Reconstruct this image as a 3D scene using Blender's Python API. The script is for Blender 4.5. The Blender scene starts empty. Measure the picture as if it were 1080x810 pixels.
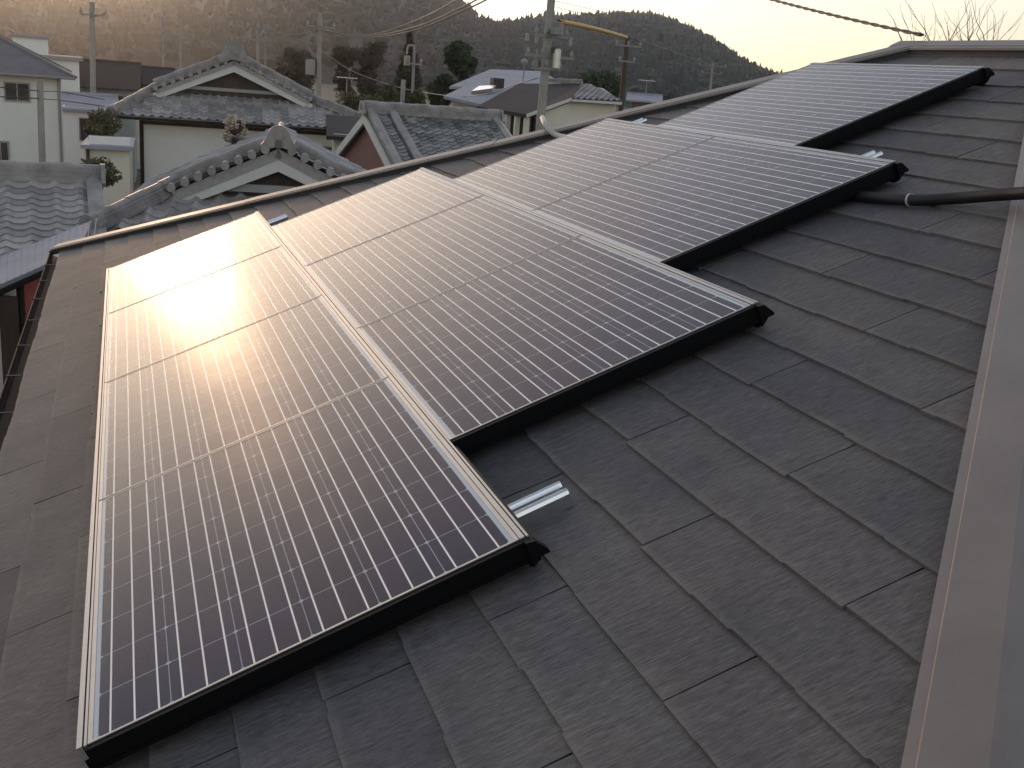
import bpy, math, random
from mathutils import Vector, Matrix, noise
rnd = random.Random(7)
R = math.radians
sc = bpy.context.scene
C = sc.collection

# ------------------------------------------------------------------ camera, world, sun, exposure
TH = R(23.0)                 # pitch of the slate roof
ZB = 6.1                     # height of the roof frame's origin above the ground
CT, ST = math.cos(TH), math.sin(TH)
CAM = Vector((0.08671128, -2.06393126, 1.38761052 + ZB))
WC = Matrix(((0.94074234, -0.33043522, 0.07626544), (-0.0224706, -0.28513435, -0.95822413), (0.33837689, 0.89972828, -0.27566303)))
FPX = 1123.93
cam = bpy.data.cameras.new('camera')
cam.sensor_width = 36.0; cam.sensor_fit = 'HORIZONTAL'; cam.lens = FPX / 1080 * 36
cam.clip_start = 0.05; cam.clip_end = 6000
co = bpy.data.objects.new('camera', cam); C.objects.link(co)
rx, dn, fw = WC.row[0], WC.row[1], WC.row[2]
M = Matrix((rx, -dn, -fw)).transposed().to_4x4(); M.translation = CAM
co.matrix_world = M
sc.camera = co

SUN_AZ, SUN_EL = R(-4.2), R(6.0)      # azimuth measured from +Y towards +X
w = bpy.data.worlds.new('World'); sc.world = w; w.use_nodes = True
nt = w.node_tree
bg = nt.nodes['Background']; bg.inputs['Strength'].default_value = 0.11
sky = nt.nodes.new('ShaderNodeTexSky'); sky.sky_type = 'NISHITA'; sky.sun_disc = False
sky.sun_elevation = SUN_EL; sky.sun_rotation = SUN_AZ
sky.air_density = 1.0; sky.dust_density = 1.0; sky.ozone_density = 1.0; sky.altitude = 100
hs = nt.nodes.new('ShaderNodeHueSaturation'); hs.inputs['Saturation'].default_value = 0.78
gm_ = nt.nodes.new('ShaderNodeGamma'); gm_.inputs['Gamma'].default_value = 0.7      # thin high cloud evens the sky out
nt.links.new(sky.outputs[0], gm_.inputs['Color']); nt.links.new(gm_.outputs[0], hs.inputs['Color']); mx = nt.nodes.new('ShaderNodeMix'); mx.data_type = 'RGBA'; mx.blend_type = 'MULTIPLY'; mx.inputs[0].default_value = 1
mx.inputs[7].default_value = (1.05, .97, .97, 1); nt.links.new(hs.outputs[0], mx.inputs[6]); nt.links.new(mx.outputs[2], bg.inputs['Color'])
sl = bpy.data.lights.new('sun', 'SUN'); sl.energy = 0.16; sl.angle = R(4.0); sl.color = (1.0, 0.60, 0.33)
so = bpy.data.objects.new('sun', sl); C.objects.link(so)
sd = Vector((math.sin(SUN_AZ) * math.cos(SUN_EL), math.cos(SUN_AZ) * math.cos(SUN_EL), math.sin(SUN_EL)))
so.rotation_euler = sd.to_track_quat('Z', 'Y').to_euler(); so.location = (0, 40, 60)
vs = sc.view_settings
vs.view_transform = 'Standard'; vs.look = 'None'; vs.gamma = 1.0; vs.use_curve_mapping = False
vs.exposure = 2.05
sc.render.engine = 'CYCLES'
sc.cycles.use_denoising = True
sc.cycles.max_bounces = 6; sc.cycles.volume_bounces = 0
sc.cycles.sample_clamp_indirect = 4.0

# ------------------------------------------------------------------ helpers
def ray(px, py):
    c = Vector(((px - 540) / FPX, (py - 405) / FPX, 1.0))
    return WC.transposed() @ c
def pt(px, py, d):
    """the point seen at a pixel of the photograph at horizontal distance d from the camera"""
    r = ray(px, py); return CAM + r * (d / math.hypot(r.x, r.y))
def RP(a, b, h):
    """roof frame: a along the eave, b up the slope, h off the panel plane"""
    return Vector((b * CT - h * ST, a, b * ST + h * CT + ZB))
def roofpt(px, py, h):
    r = ray(px, py); n = Vector((-ST, 0, CT)); o = Vector((0, 0, ZB)) + n * h
    P = CAM + r * ((o - CAM).dot(n) / r.dot(n))
    return P.y, P.x * CT + (P.z - ZB) * ST

class MB:
    def __init__(s): s.v = []; s.f = []; s.uv = []; s.col = []
    def add(s, vs, fs, uv=None, col=None):
        o = len(s.v); s.v += [tuple(p) for p in vs]; s.f += [tuple(i + o for i in f) for f in fs]
        s.uv += uv if uv else [(0, 0)] * len(vs)
        s.col += col if col else [0.5] * len(vs)
        return s
    def box(s, lo, hi, T=None):
        x0, y0, z0 = lo; x1, y1, z1 = hi
        p = [Vector(q) for q in ((x0,y0,z0),(x1,y0,z0),(x1,y1,z0),(x0,y1,z0),(x0,y0,z1),(x1,y0,z1),(x1,y1,z1),(x0,y1,z1))]
        if T: p = [T @ q for q in p]
        return s.add(p, [(3,2,1,0),(4,5,6,7),(0,1,5,4),(1,2,6,5),(2,3,7,6),(3,0,4,7)])
    def slab(s, poly, down):
        n = len(poly); poly = [Vector(p) for p in poly]; d = Vector(down)
        nn = (poly[1] - poly[0]).cross(poly[2] - poly[1])
        fs = [tuple(range(n)), tuple(range(2*n-1, n-1, -1))] + [(i, i+n, (i+1) % n + n, (i+1) % n) for i in range(n)]
        return s.add(poly + [p + d for p in poly], fs)
    def tube(s, pts, r, n=8, cap=True):
        pts = [Vector(p) for p in pts]; rs = r if isinstance(r, (list, tuple)) else [r] * len(pts)
        vs = []; up = None
        for i, p in enumerate(pts):
            t = (pts[min(i+1, len(pts)-1)] - pts[max(i-1, 0)]).normalized()
            if up is None:
                up = Vector((0, 0, 1)) if abs(t.z) < .9 else Vector((1, 0, 0))
            sx = t.cross(up).normalized(); up = sx.cross(t).normalized()
            for k in range(n):
                a = 2 * math.pi * k / n
                vs.append(p + (sx * math.cos(a) + up * math.sin(a)) * rs[i])
        fs = [(i*n+k, i*n+(k+1) % n, (i+1)*n+(k+1) % n, (i+1)*n+k) for i in range(len(pts)-1) for k in range(n)]
        if cap: fs += [tuple(range(n-1, -1, -1)), tuple((len(pts)-1)*n+k for k in range(n))]
        return s.add(vs, fs)
    def sweep(s, prof, p0, p1, up=(0,0,1), closed=True):
        """profile [(side, up)] carried from p0 to p1"""
        p0, p1 = Vector(p0), Vector(p1); t = (p1 - p0).normalized(); sx = t.cross(Vector(up)).normalized(); uu = sx.cross(t)
        n = len(prof); vs = [p + sx*a + uu*b for p in (p0, p1) for a, b in prof]
        fs = [(k, (k+1) % n, n+(k+1) % n, n+k) for k in range(n if closed else n-1)]
        if closed: fs += [tuple(range(n-1, -1, -1)), tuple(range(n, 2*n))]
        return s.add(vs, fs)
    def build(s, name, mat, parent=None, smooth=False, loc=None):
        me = bpy.data.meshes.new(name)
        vv = s.v if loc is None else [tuple(Vector(p) - Vector(loc)) for p in s.v]
        me.from_pydata(vv, [], s.f); me.update()
        if any(u != (0, 0) for u in s.uv):
            l = me.uv_layers.new(name='UVMap')
            for lp in me.loops: l.data[lp.index].uv = s.uv[lp.vertex_index]
        if any(c != 0.5 for c in s.col):
            at = me.attributes.new('tint', 'FLOAT', 'POINT'); at.data.foreach_set('value', s.col)
        me.materials.append(mat)
        if smooth:
            for p in me.polygons: p.use_smooth = True
        o = bpy.data.objects.new(name, me); C.objects.link(o)
        if loc is not None: o.location = loc
        if parent:
            o.parent = parent
            if loc is None: o.matrix_parent_inverse = Matrix.Identity(4) if parent.get('local') else parent_inv(parent)
        return o
def parent_inv(p):
    m = Matrix.Identity(4)
    chain = []
    while p: chain.append(p); p = p.parent
    for q in reversed(chain): m = m @ q.matrix_parent_inverse @ q.matrix_basis
    return m.inverted()
def tag(o, label=None, cat=None, group=None, kind=None):
    if label: o['label'] = label
    if cat: o['category'] = cat
    if group: o['group'] = group
    if kind: o['kind'] = kind
    return o
def thing(name, label, cat, loc=(0,0,0), group=None, rot=(0,0,0)):
    o = bpy.data.objects.new(name, None); C.objects.link(o); o.location = loc; o.rotation_euler = rot
    o.empty_display_size = .2
    return tag(o, label, cat, group)

# ------------------------------------------------------------------ materials
def mat(name, col, rough=.7, metal=0., spec=.5, var=.0, scale=4., col2=None, bump=0., bscale=60., stretch=(1,1,1), detail=5, coat=0):
    m = bpy.data.materials.new(name); m.use_nodes = True; t = m.node_tree; b = t.nodes['Principled BSDF']
    b.inputs['Base Color'].default_value = (*col, 1); b.inputs['Roughness'].default_value = rough
    b.inputs['Metallic'].default_value = metal; b.inputs['Specular IOR Level'].default_value = spec
    if coat: b.inputs['Coat Weight'].default_value = coat
    if var or col2 or bump:
        tc = t.nodes.new('ShaderNodeTexCoord'); mp = t.nodes.new('ShaderNodeMapping'); mp.inputs['Scale'].default_value = stretch
        t.links.new(tc.outputs['Object'], mp.inputs[0])
    if var or col2:
        n = t.nodes.new('ShaderNodeTexNoise'); n.inputs['Scale'].default_value = scale; n.inputs['Detail'].default_value = detail; n.inputs['Roughness'].default_value = .65
        t.links.new(mp.outputs[0], n.inputs['Vector'])
        r = t.nodes.new('ShaderNodeValToRGB'); r.color_ramp.elements[0].position = .32; r.color_ramp.elements[1].position = .68
        c2 = col2 if col2 else tuple(min(1, c * (1 + var)) for c in col)
        c1 = col if col2 else tuple(c * (1 - var) for c in col)
        r.color_ramp.elements[0].color = (*c1, 1); r.color_ramp.elements[1].color = (*c2, 1)
        t.links.new(n.outputs[0], r.inputs[0]); t.links.new(r.outputs[0], b.inputs['Base Color'])
    if bump:
        n2 = t.nodes.new('ShaderNodeTexNoise'); n2.inputs['Scale'].default_value = bscale; n2.inputs['Detail'].default_value = 4
        t.links.new(mp.outputs[0], n2.inputs['Vector'])
        bp = t.nodes.new('ShaderNodeBump'); bp.inputs['Strength'].default_value = bump; bp.inputs['Distance'].default_value = .01
        t.links.new(n2.outputs[0], bp.inputs['Height']); t.links.new(bp.outputs[0], b.inputs['Normal'])
    return m

class NT:
    """tiny helper for node maths"""
    def __init__(s, m): s.t = m.node_tree; s.b = s.t.nodes['Principled BSDF']
    def n(s, k): return s.t.nodes.new(k)
    def l(s, a, b): s.t.links.new(a, b)
    def math(s, op, a, b=None, c=None):
        n = s.n('ShaderNodeMath'); n.operation = op
        for i, q in enumerate((a, b, c)):
            if q is None: continue
            if isinstance(q, (int, float)): n.inputs[i].default_value = q
            else: s.l(q, n.inputs[i])
        return n.outputs[0]
    def mix(s, f, a, b, blend='MIX'):
        n = s.n('ShaderNodeMix'); n.data_type = 'RGBA'; n.blend_type = blend
        for k, q in ((0, f), (6, a), (7, b)):
            if isinstance(q, (int, float)): n.inputs[k].default_value = q
            elif isinstance(q, tuple): n.inputs[k].default_value = (*q, 1)
            else: s.l(q, n.inputs[k])
        return n.outputs[2]
    def noise(s, vec, scale, detail=4, rough=.6):
        n = s.n('ShaderNodeTexNoise'); n.inputs['Scale'].default_value = scale; n.inputs['Detail'].default_value = detail; n.inputs['Roughness'].default_value = rough
        s.l(vec, n.inputs['Vector']); return n.outputs[0]
    def ramp(s, f, stops):
        r = s.n('ShaderNodeValToRGB'); e = r.color_ramp.elements
        while len(e) < len(stops): e.new(.5)
        for q, (p, c) in zip(e, stops): q.position = p; q.color = (*c, 1) if isinstance(c, tuple) else (c, c, c, 1)
        s.l(f, r.inputs[0]); return r.outputs[0]
    def mapping(s, vec, scale):
        m = s.n('ShaderNodeMapping'); m.inputs['Scale'].default_value = scale; s.l(vec, m.inputs[0]); return m.outputs[0]

def slate_material():
    m = bpy.data.materials.new('slate'); m.use_nodes = True; k = NT(m)
    uv = k.n('ShaderNodeUVMap').outputs[0]                 # u metres along the course, v metres up from the butt edge
    at = k.n('ShaderNodeAttribute'); at.attribute_name = 'tint'
    sep = k.n('ShaderNodeSeparateXYZ'); k.l(uv, sep.inputs[0])
    obj = k.n('ShaderNodeTexCoord').outputs['Object']
    grain = k.noise(k.mapping(uv, (210, 30, 1)), 1.0, 5, .7)
    grain2 = k.noise(k.mapping(uv, (70, 9, 1)), 1.0, 4, .6)
    blotch = k.noise(obj, 2.2, 6, .65)
    base = k.ramp(at.outputs['Fac'], [(0, (.078, .074, .079)), (.5, (.110, .101, .102)), (1, (.142, .128, .124))])
    base = k.mix(.85, base, k.ramp(grain, [(.3, .45), (.7, 1.6)]), 'MULTIPLY')
    base = k.mix(.6, base, k.ramp(grain2, [(.3, .6), (.7, 1.4)]), 'MULTIPLY')
    base = k.mix(.75, base, k.ramp(blotch, [(.28, (.6, .62, .68)), (.72, (1.38, 1.30, 1.16))]), 'MULTIPLY')
    # worn, dusty lower margin of every slate
    edge = k.math('SUBTRACT', 1.0, k.math('DIVIDE', sep.outputs[1], .020))
    edge = k.math('MAXIMUM', edge, 0.0)
    wn = k.noise(k.mapping(uv, (9, 40, 1)), 1.0, 5, .7)
    edge = k.math('MULTIPLY', edge, k.ramp(wn, [(.35, 0.0), (.65, 1.0)]))
    base = k.mix(k.math('MULTIPLY', edge, .5), base, (.23, .205, .18))
    k.l(base, k.b.inputs['Base Color'])
    k.l(k.ramp(grain2, [(0, .62), (1, .85)]), k.b.inputs['Roughness']); k.b.inputs['Specular IOR Level'].default_value = .35
    bp = k.n('ShaderNodeBump'); bp.inputs['Strength'].default_value = .55; bp.inputs['Distance'].default_value = .002
    k.l(grain, bp.inputs['Height']); k.l(bp.outputs[0], k.b.inputs['Normal'])
    return m

def cell_material():
    """dark cells under glass: 6 x 8 cells with clipped corners, three busbars each"""
    m = bpy.data.materials.new('solar_cells'); m.use_nodes = True; k = NT(m)
    uv = k.n('ShaderNodeUVMap').outputs[0]; sep = k.n('ShaderNodeSeparateXYZ'); k.l(uv, sep.inputs[0])
    u, v = sep.outputs[0], sep.outputs[1]                 # in cells
    fu = k.math('FRACT', u); fv = k.math('FRACT', v)
    du = k.math('ABSOLUTE', k.math('SUBTRACT', fu, .5)); dv = k.math('ABSOLUTE', k.math('SUBTRACT', fv, .5))   # .5 at the gap
    gap_u = k.math('GREATER_THAN', du, .5 - .0075); gap_v = k.math('GREATER_THAN', dv, .5 - .0085)
    corner = k.math('GREATER_THAN', k.math('ADD', du, dv), 1.0 - .050)
    f3 = k.math('ABSOLUTE', k.math('SUBTRACT', k.math('FRACT', k.math('MULTIPLY', fu, 3.0)), .5))
    bus = k.math('LESS_THAN', f3, .041)
    finger = k.math('FRACT', k.math('MULTIPLY', fv, 64.0))
    # border: outside 0..6, 0..8
    bo = k.math('MAXIMUM', k.math('MAXIMUM', k.math('LESS_THAN', u, 0.0), k.math('GREATER_THAN', u, 6.0)),
                k.math('MAXIMUM', k.math('LESS_THAN', v, 0.0), k.math('GREATER_THAN', v, 8.0)))
    cu = k.math('FLOOR', u); cv = k.math('FLOOR', v)
    cx = k.n('ShaderNodeCombineXYZ'); k.l(cu, cx.inputs[0]); k.l(cv, cx.inputs[1])
    info = k.n('ShaderNodeObjectInfo'); k.l(info.outputs['Random'], cx.inputs[2])
    wn = k.n('ShaderNodeTexWhiteNoise'); wn.noise_dimensions = '3D'; k.l(cx.outputs[0], wn.inputs['Vector'])
    base = k.ramp(wn.outputs['Value'], [(0, (.006, .006, .028)), (1, (.012, .010, .036))])
    base = k.mix(k.math('MULTIPLY', k.math('LESS_THAN', finger, .12), .10), base, (.4, .4, .42))
    back = (.34, .38, .42)
    base = k.mix(k.math('MULTIPLY', gap_v, .8), base, back)
    base = k.mix(k.math('MULTIPLY', gap_u, .75), base, back)
    base = k.mix(corner, base, back)
    base = k.mix(bus, base, (.90, .82, .77))
    base = k.mix(bo, base, (.50, .54, .58))
    # thin film of dust on the glass
    obj = k.n('ShaderNodeTexCoord').outputs['Object']
    d = k.noise(obj, 3.0, 6, .7)
    base = k.mix(k.math('MULTIPLY', k.ramp(d, [(.35, .3), (.75, 1.0)]), .028), base, (.35, .30, .25))
    low = k.math('MAXIMUM', k.math('SUBTRACT', 1.0, k.math('DIVIDE', k.math('ABSOLUTE', u), .32)), 0.0)
    base = k.mix(k.math('MULTIPLY', k.math('MULTIPLY', low, k.noise(k.mapping(uv, (1.2, 5, 1)), 1.0, 5, .7)), .16), base, (.33, .29, .24))
    k.l(base, k.b.inputs['Base Color'])
    k.l(k.ramp(d, [(.3, .165), (.7, .21)]), k.b.inputs['Roughness']); k.b.inputs['IOR'].default_value = 1.27
    return m

def kawara_material(name, c0, c1, rough=.45):
    m = bpy.data.materials.new(name); m.use_nodes = True; k = NT(m)
    at = k.n('ShaderNodeAttribute'); at.attribute_name = 'tint'
    obj = k.n('ShaderNodeTexCoord').outputs['Object']
    b = k.ramp(at.outputs['Fac'], [(0, c0), (1, c1)])
    b = k.mix(.6, b, k.ramp(k.noise(obj, 1.6, 6, .7), [(.3, (.72, .74, .76)), (.7, (1.3, 1.26, 1.18))]), 'MULTIPLY')
    b = k.mix(.5, b, k.ramp(k.noise(obj, 18., 4, .7), [(.3, .75), (.7, 1.3)]), 'MULTIPLY')
    k.l(b, k.b.inputs['Base Color']); k.b.inputs['Roughness'].default_value = rough
    return m

MT = dict(
    slate=slate_material(), cells=cell_material(),
    underlay=mat('roof_underlay', (.012, .012, .013), .9),
    capmetal=mat('painted_cap_metal', (.180, .150, .132), .45, spec=.5, var=.10, scale=5, bump=.05, bscale=25),
    capdark=mat('cap_underside', (.03, .028, .027), .6),
    gutter=mat('gutter_brown', (.020, .016, .015), .75, spec=.2, var=.2),
    galv=mat('galvanised', (.55, .55, .55), .35, metal=.9, var=.12, scale=20),
    alu=mat('anodised_aluminium', (.40, .39, .38), .40, metal=.75, var=.06, scale=8),
    alubright=mat('bright_aluminium', (.72, .72, .73), .25, metal=1.),
    black=mat('black_cover', (.004, .004, .0045), .5, spec=.12),
    conduit=mat('conduit_black', (.010, .010, .012), .6),
    greypvc=mat('conduit_grey', (.48, .44, .38), .5),
    clip=mat('clip_pale', (.42, .38, .34), .5),
    wallcream=mat('render_cream', (.62, .57, .47), .85, var=.08, scale=.7),
    wallwhite=mat('plaster_white', (.76, .73, .68), .85, var=.05, scale=.6),
    wallgrey=mat('wall_grey', (.30, .30, .29), .85, var=.1, scale=.6),
    board=mat('gable_board', (.55, .54, .51), .7, var=.06),
    timber=mat('dark_timber', (.045, .030, .020), .7, var=.3, scale=6, stretch=(1, 1, .2)),
    red=mat('red_board_wall', (.40, .10, .09), .8, var=.15, scale=2),
    pink=mat('red_brown_wall', (.19, .095, .08), .8, var=.12, scale=2),
    glass=mat('window_glass', (.02, .022, .025), .06, spec=.8),
    wframe=mat('window_frame', (.30, .29, .27), .45, metal=.4),
    kawara=kawara_material('kawara_grey', (.20, .19, .195), (.38, .355, .345)),
    kawarab=kawara_material('kawara_dark', (.07, .073, .077), (.25, .245, .24), .42),
    kridge=mat('ridge_tile', (.25, .23, .22), .45, var=.35, scale=3),
    metalpale=mat('pale_metal_roof', (.27, .27, .31), .62, var=.12, scale=1.2),
    metaldark=mat('dark_metal_roof', (.035, .032, .038), .8, spec=.15, var=.2, scale=1.),
    rooflav=mat('slate_grey_roof', (.12, .11, .12), .6, var=.15, scale=2),
    concrete=mat('pole_concrete', (.30, .28, .25), .85, var=.12, scale=3),
    steelgrey=mat('pole_steel', (.22, .22, .22), .5, metal=.5),
    porcelain=mat('insulator', (.26, .25, .24), .35),
    wire=mat('wire_black', (.02, .02, .02), .5),
    wiretan=mat('wire_weathered', (.16, .13, .10), .5),
    yellow=mat('yellow_sleeve', (.50, .27, .04), .55),
    ground=mat('ground_soil', (.10, .09, .065), .95, col2=(.07, .085, .035), scale=.12, bump=.3, bscale=4),
    road=mat('asphalt', (.05, .05, .05), .9, var=.15, scale=3),
    hill=mat('hill_floor', (.015, .020, .02), .95, col2=(.025, .03, .028), scale=.02),
    bark=mat('bark', (.07, .05, .035), .9, var=.3, scale=6),
    barkred=mat('twig_bark', (.13, .075, .055), .9, var=.25, scale=6),
)
def foliage(name, a, b):
    m = bpy.data.materials.new(name); m.use_nodes = True; k = NT(m)
    at = k.n('ShaderNodeAttribute'); at.attribute_name = 'tint'
    k.l(k.ramp(at.outputs['Fac'], [(0, a), (1, b)]), k.b.inputs['Base Color'])
    k.b.inputs['Roughness'].default_value = .75; k.b.inputs['Specular IOR Level'].default_value = .25
    return m
MT['forest'] = foliage('forest_leaf', (.006, .012, .016), (.015, .026, .031))
MT['evergreen'] = foliage('evergreen_leaf', (.014, .026, .012), (.045, .070, .028))
MT['cedar'] = foliage('cedar_leaf', (.030, .026, .016), (.075, .058, .032))
MT['hedge'] = foliage('hedge_leaf', (.05, .055, .02), (.12, .11, .045))
MT['shrubpale'] = foliage('pale_shrub_leaf', (.40, .33, .27), (.55, .46, .38))
MT['grass'] = foliage('bank_grass', (.09, .10, .03), (.18, .17, .06))

# ================================================================== SETTING
# ---- ground, road
g = MB()
g.add([(-2500, -1500, 0), (2500, -1500, 0), (2500, 3500, 0), (-2500, 3500, 0)], [(0, 1, 2, 3)])
tag(g.build('ground', MT['ground']), kind='structure')
g = MB(); g.add([(-8.5, -60, .004), (-4.6, -60, .004), (-4.6, 9.0, .004), (-8.5, 9.0, .004)], [(0, 1, 2, 3)])
tag(g.build('road', MT['road']), kind='structure')

# ---- hills: skyline given by azimuth / elevation at a distance
def skyline(px_list, d):
    return [(math.atan2(p.x - CAM.x, p.y - CAM.y), p.z) for p in (pt(x, y, d) for x, y in px_list)]
def lerp_list(L, x):
    if x <= L[0][0]: return L[0][1]
    for (x0, y0), (x1, y1) in zip(L, L[1:]):
        if x <= x1:
            f = (x - x0) / (x1 - x0); f = f * f * (3 - 2 * f) * .5 + f * .5
            return y0 + (y1 - y0) * f
    return L[-1][1]
BLOB = None
def blob_template(rr):
    import bmesh
    bm = bmesh.new(); bmesh.ops.create_icosphere(bm, subdivisions=1, radius=1)
    v = [x.co.copy() for x in bm.verts]; f = [tuple(q.index for q in x.verts) for x in bm.faces]; bm.free()
    return v, f
BV, BF = blob_template(rnd)
def hill(name, px_list, d, depth, seed, ntree, frame):
    L = skyline(px_list, d); rg = random.Random(seed)
    a0, a1 = L[0][0], L[-1][0]; NA, NR = 110, 26
    def hgt(a, q):            # q 0 foot .. 1 crest .. 1.6 behind
        top = lerp_list(L, a) - 7.0
        prof = math.sin(min(q, 1) * math.pi / 2) ** 1.1 if q <= 1 else 1 - (q - 1) * .7
        rr = d - depth + depth * q
        nz = noise.noise(Vector((math.sin(a) * rr * .006, math.cos(a) * rr * .006, seed))) * 16 * min(1, q * 1.5) * (1 - .85 * max(0, 1 - abs(q - 1) * 3))
        return max(-2, top * prof + nz * .6), rr
    mb = MB(); vs = []
    for i in range(NA + 1):
        a = a0 + (a1 - a0) * i / NA
        for j in range(NR + 1):
            z, rr = hgt(a, 1.7 * j / NR)
            if j == 0 or j == NR: z = -2
            vs.append((CAM.x + math.sin(a) * rr, CAM.y + math.cos(a) * rr, z))
    mb.add(vs, [(i*(NR+1)+j, (i+1)*(NR+1)+j, (i+1)*(NR+1)+j+1, i*(NR+1)+j+1) for i in range(NA) for j in range(NR)])
    tag(mb.build(name, MT['hill'], smooth=True), kind='structure')
    tb = MB()
    for t in range(ntree):
        a = rg.uniform(a0, a1); q = rg.uniform(.03, 1.12)
        if rg.random() < .3: q = rg.uniform(.9, 1.06)
        z, rr = hgt(a, q); x, y = CAM.x + math.sin(a) * rr, CAM.y + math.cos(a) * rr
        con = rg.random() < .45
        h = rg.uniform(5, 8.5) * (1.15 if con else .8); r = rg.uniform(2.4, 3.8) * (.8 if con else 1.2)
        ph = rg.uniform(0, 50); shade = min(1, max(0, rg.gauss(.45, .14))); vv = []; cc = []
        for p in BV:
            nz = noise.noise(p * 1.9 + Vector((ph, 0, 0))) * .75 + noise.noise(p * 5.5 + Vector((0, ph, 0))) * .75
            zz = (p.z + 1) / 2
            k = (1 - zz * .85 if con else 1.0) * (1 + nz)
            vv.append((x + p.x * r * k, y + p.y * r * k, z + zz * h * (1 + .12 * nz)))
            cc.append(min(1, max(0, shade + nz * .25)))
        tb.add(vv, BF, col=cc)
    tag(tb.build(name.replace('hill', 'hillside') + '_forest', MT['forest']), 'dark wooded hillside behind the houses' if seed == 1 else 'dark blue green wooded hill under the bright sky', 'forest', kind='stuff')
hill('hill', [(-420, -150), (-200, -70), (-60, -25), (60, -12), (142, -7), (230, -28), (330, -48), (420, -32), (450, -14), (470, 0), (490, 12), (510, 25), (540, 36), (590, 52), (680, 80), (800, 112)], 1300, 900, 1, 8500, None)
hill('hill', [(380, 78), (460, 50), (510, 33), (535, 27), (575, 21), (600, 20), (630, 19), (655, 17), (690, 18), (705, 22), (722, 30), (745, 38), (765, 52), (785, 64), (805, 74), (850, 92), (940, 118), (1040, 140)], 1050, 650, 2, 7500, None)

# ================================================================== OUR HOUSE
HR = -.095                                   # slate surface relative to the panel plane
EB = -.472                                    # eave
def an(b): return -1.07 + .94 * (b - 1.32)   # near hip
def af(b): return 7.5 - .883 * (b + .45)     # far hip
RB = 4.57                                    # ridge
house = thing('house', 'dark slate hipped roof house carrying the solar panels', 'house', (3.0, 2.5, 0))
SLB = 1.232 - 9 * .1915                      # first butt edge
E1, E2 = RP(an(EB), EB, HR), RP(af(EB), EB, HR); R1, R2 = RP(an(RB), RB, HR), RP(af(RB), RB, HR)
XR = R1.x
def mir(p): return Vector((2 * XR - p.x, p.y, p.z))
E1m, E2m = mir(E1), mir(E2)

def slate_plane(mb, base, O, A, B, alen_fn, b0, b1, pitch, length, phase, seed, rows=None):
    """courses of slates on a plane: O origin, A along, B up, N off the plane; alen_fn(b) gives the clipped a-range"""
    rg = random.Random(seed); N = A.cross(B); N = N if N.z > 0 else -N
    k = 0; nrow = int((b1 - b0) / pitch) + 2
    for r in range(nrow):
        bl = b0 + r * pitch
        if bl > b1: break
        lo, hi = alen_fn(bl); off = phase + (length / 2 if r % 2 else 0)
        n0 = math.floor((lo - off) / length); n1 = math.ceil((hi - off) / length)
        for i in range(n0, n1):
            s0, s1 = off + i * length + .0025, off + (i + 1) * length - .0025
            if s1 < lo or s0 > hi: continue
            tint = min(1, max(0, rg.gauss(.5, .26))); du = rg.uniform(0, 40); lift = rg.uniform(-.0008, .0012)
            # stepped butt edge
            edge = []; a = s0; o = rg.choice((0, -.006, .004))
            while a < s1:
                nx = min(s1, a + rg.uniform(.14, .42))
                edge += [(a + (.006 if edge else 0), o), (nx, o)]
                o += rg.choice((-.0055, .0055, -.004, .003)); o = min(.008, max(-.008, o)); a = nx
            vs = []; uv = []; n = len(edge)
            for a_, o_ in edge:
                b_ = bl + o_; l_, h_ = alen_fn(b_); a2 = min(max(a_, l_), h_)
                bt = min(bl + pitch + .015, b1); lt, ht = alen_fn(bt); a3 = min(max(a_, lt), ht)
                vs += [O + A*a2 + B*b_ + N*(.0088 + lift), O + A*a3 + B*bt + N*(-.0005), O + A*a2 + B*b_ + N*(-.0005 + lift)]
                uv += [(a_ + du, 0.0 + .0), (a_ + du, pitch), (a_ + du, 0.0)]
            fs = []
            for j in range(n - 1):
                p, q = 3*j, 3*(j+1)
                fs += [(p, q, q+1, p+1), (p+2, q+2, q, p)]
            fs += [(2, 0, 1), (3*(n-1), 3*(n-1)+2, 3*(n-1)+1)]
            mb.add(vs, fs, uv, [tint] * len(vs))
Yv = Vector((0, 1, 0)); Bv = Vector((CT, 0, ST))
O0 = RP(0, 0, HR)
mb = MB(); slate_plane(mb, None, O0, Yv, Bv, lambda b: (an(b), af(b)), SLB, RB, .1915, .945, -.107 - .4725 - .945 * 3, 3)
mb.build('roof_slates', MT['slate'], house)
# other three faces
nB = (R1 - (E1 + E1m) / 2); nlen = nB.length; nB.normalize(); wide = (E1m - E1).length
mb = MB(); slate_plane(mb, None, (E1 + E1m) / 2, Vector((1, 0, 0)), nB, lambda b: (-wide/2 * (1 - b/nlen), wide/2 * (1 - b/nlen)), -.02, nlen, .19, .94, .2, 5)
mb.build('roof_slates', MT['slate'], house)
fB = (R2 - (E2 + E2m) / 2); flen = fB.length; fB.normalize()
mb = MB(); slate_plane(mb, None, (E2 + E2m) / 2, Vector((1, 0, 0)), fB, lambda b: (-wide/2 * (1 - b/flen), wide/2 * (1 - b/flen)), -.02, flen, .19, .94, .3, 6)
mb.build('roof_slates', MT['slate'], house)
mB = Vector((-CT, 0, ST)); Om = mir(O0)
mb = MB(); slate_plane(mb, None, Om, Yv, mB, lambda b: (an(b), af(b)), EB - .02, RB, .190, .94, .1, 8)
mb.build('roof_slates', MT['slate'], house)
dz = Vector((0, 0, -.012))
mb = MB()
mb.add([p + dz for p in (E1, E2, R2, R1, E1m, E2m)], [(0, 3, 2, 1), (4, 5, 2, 3), (0, 4, 3), (1, 2, 5)])
mb.build('roof_deck', MT['underlay'], house)
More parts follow.
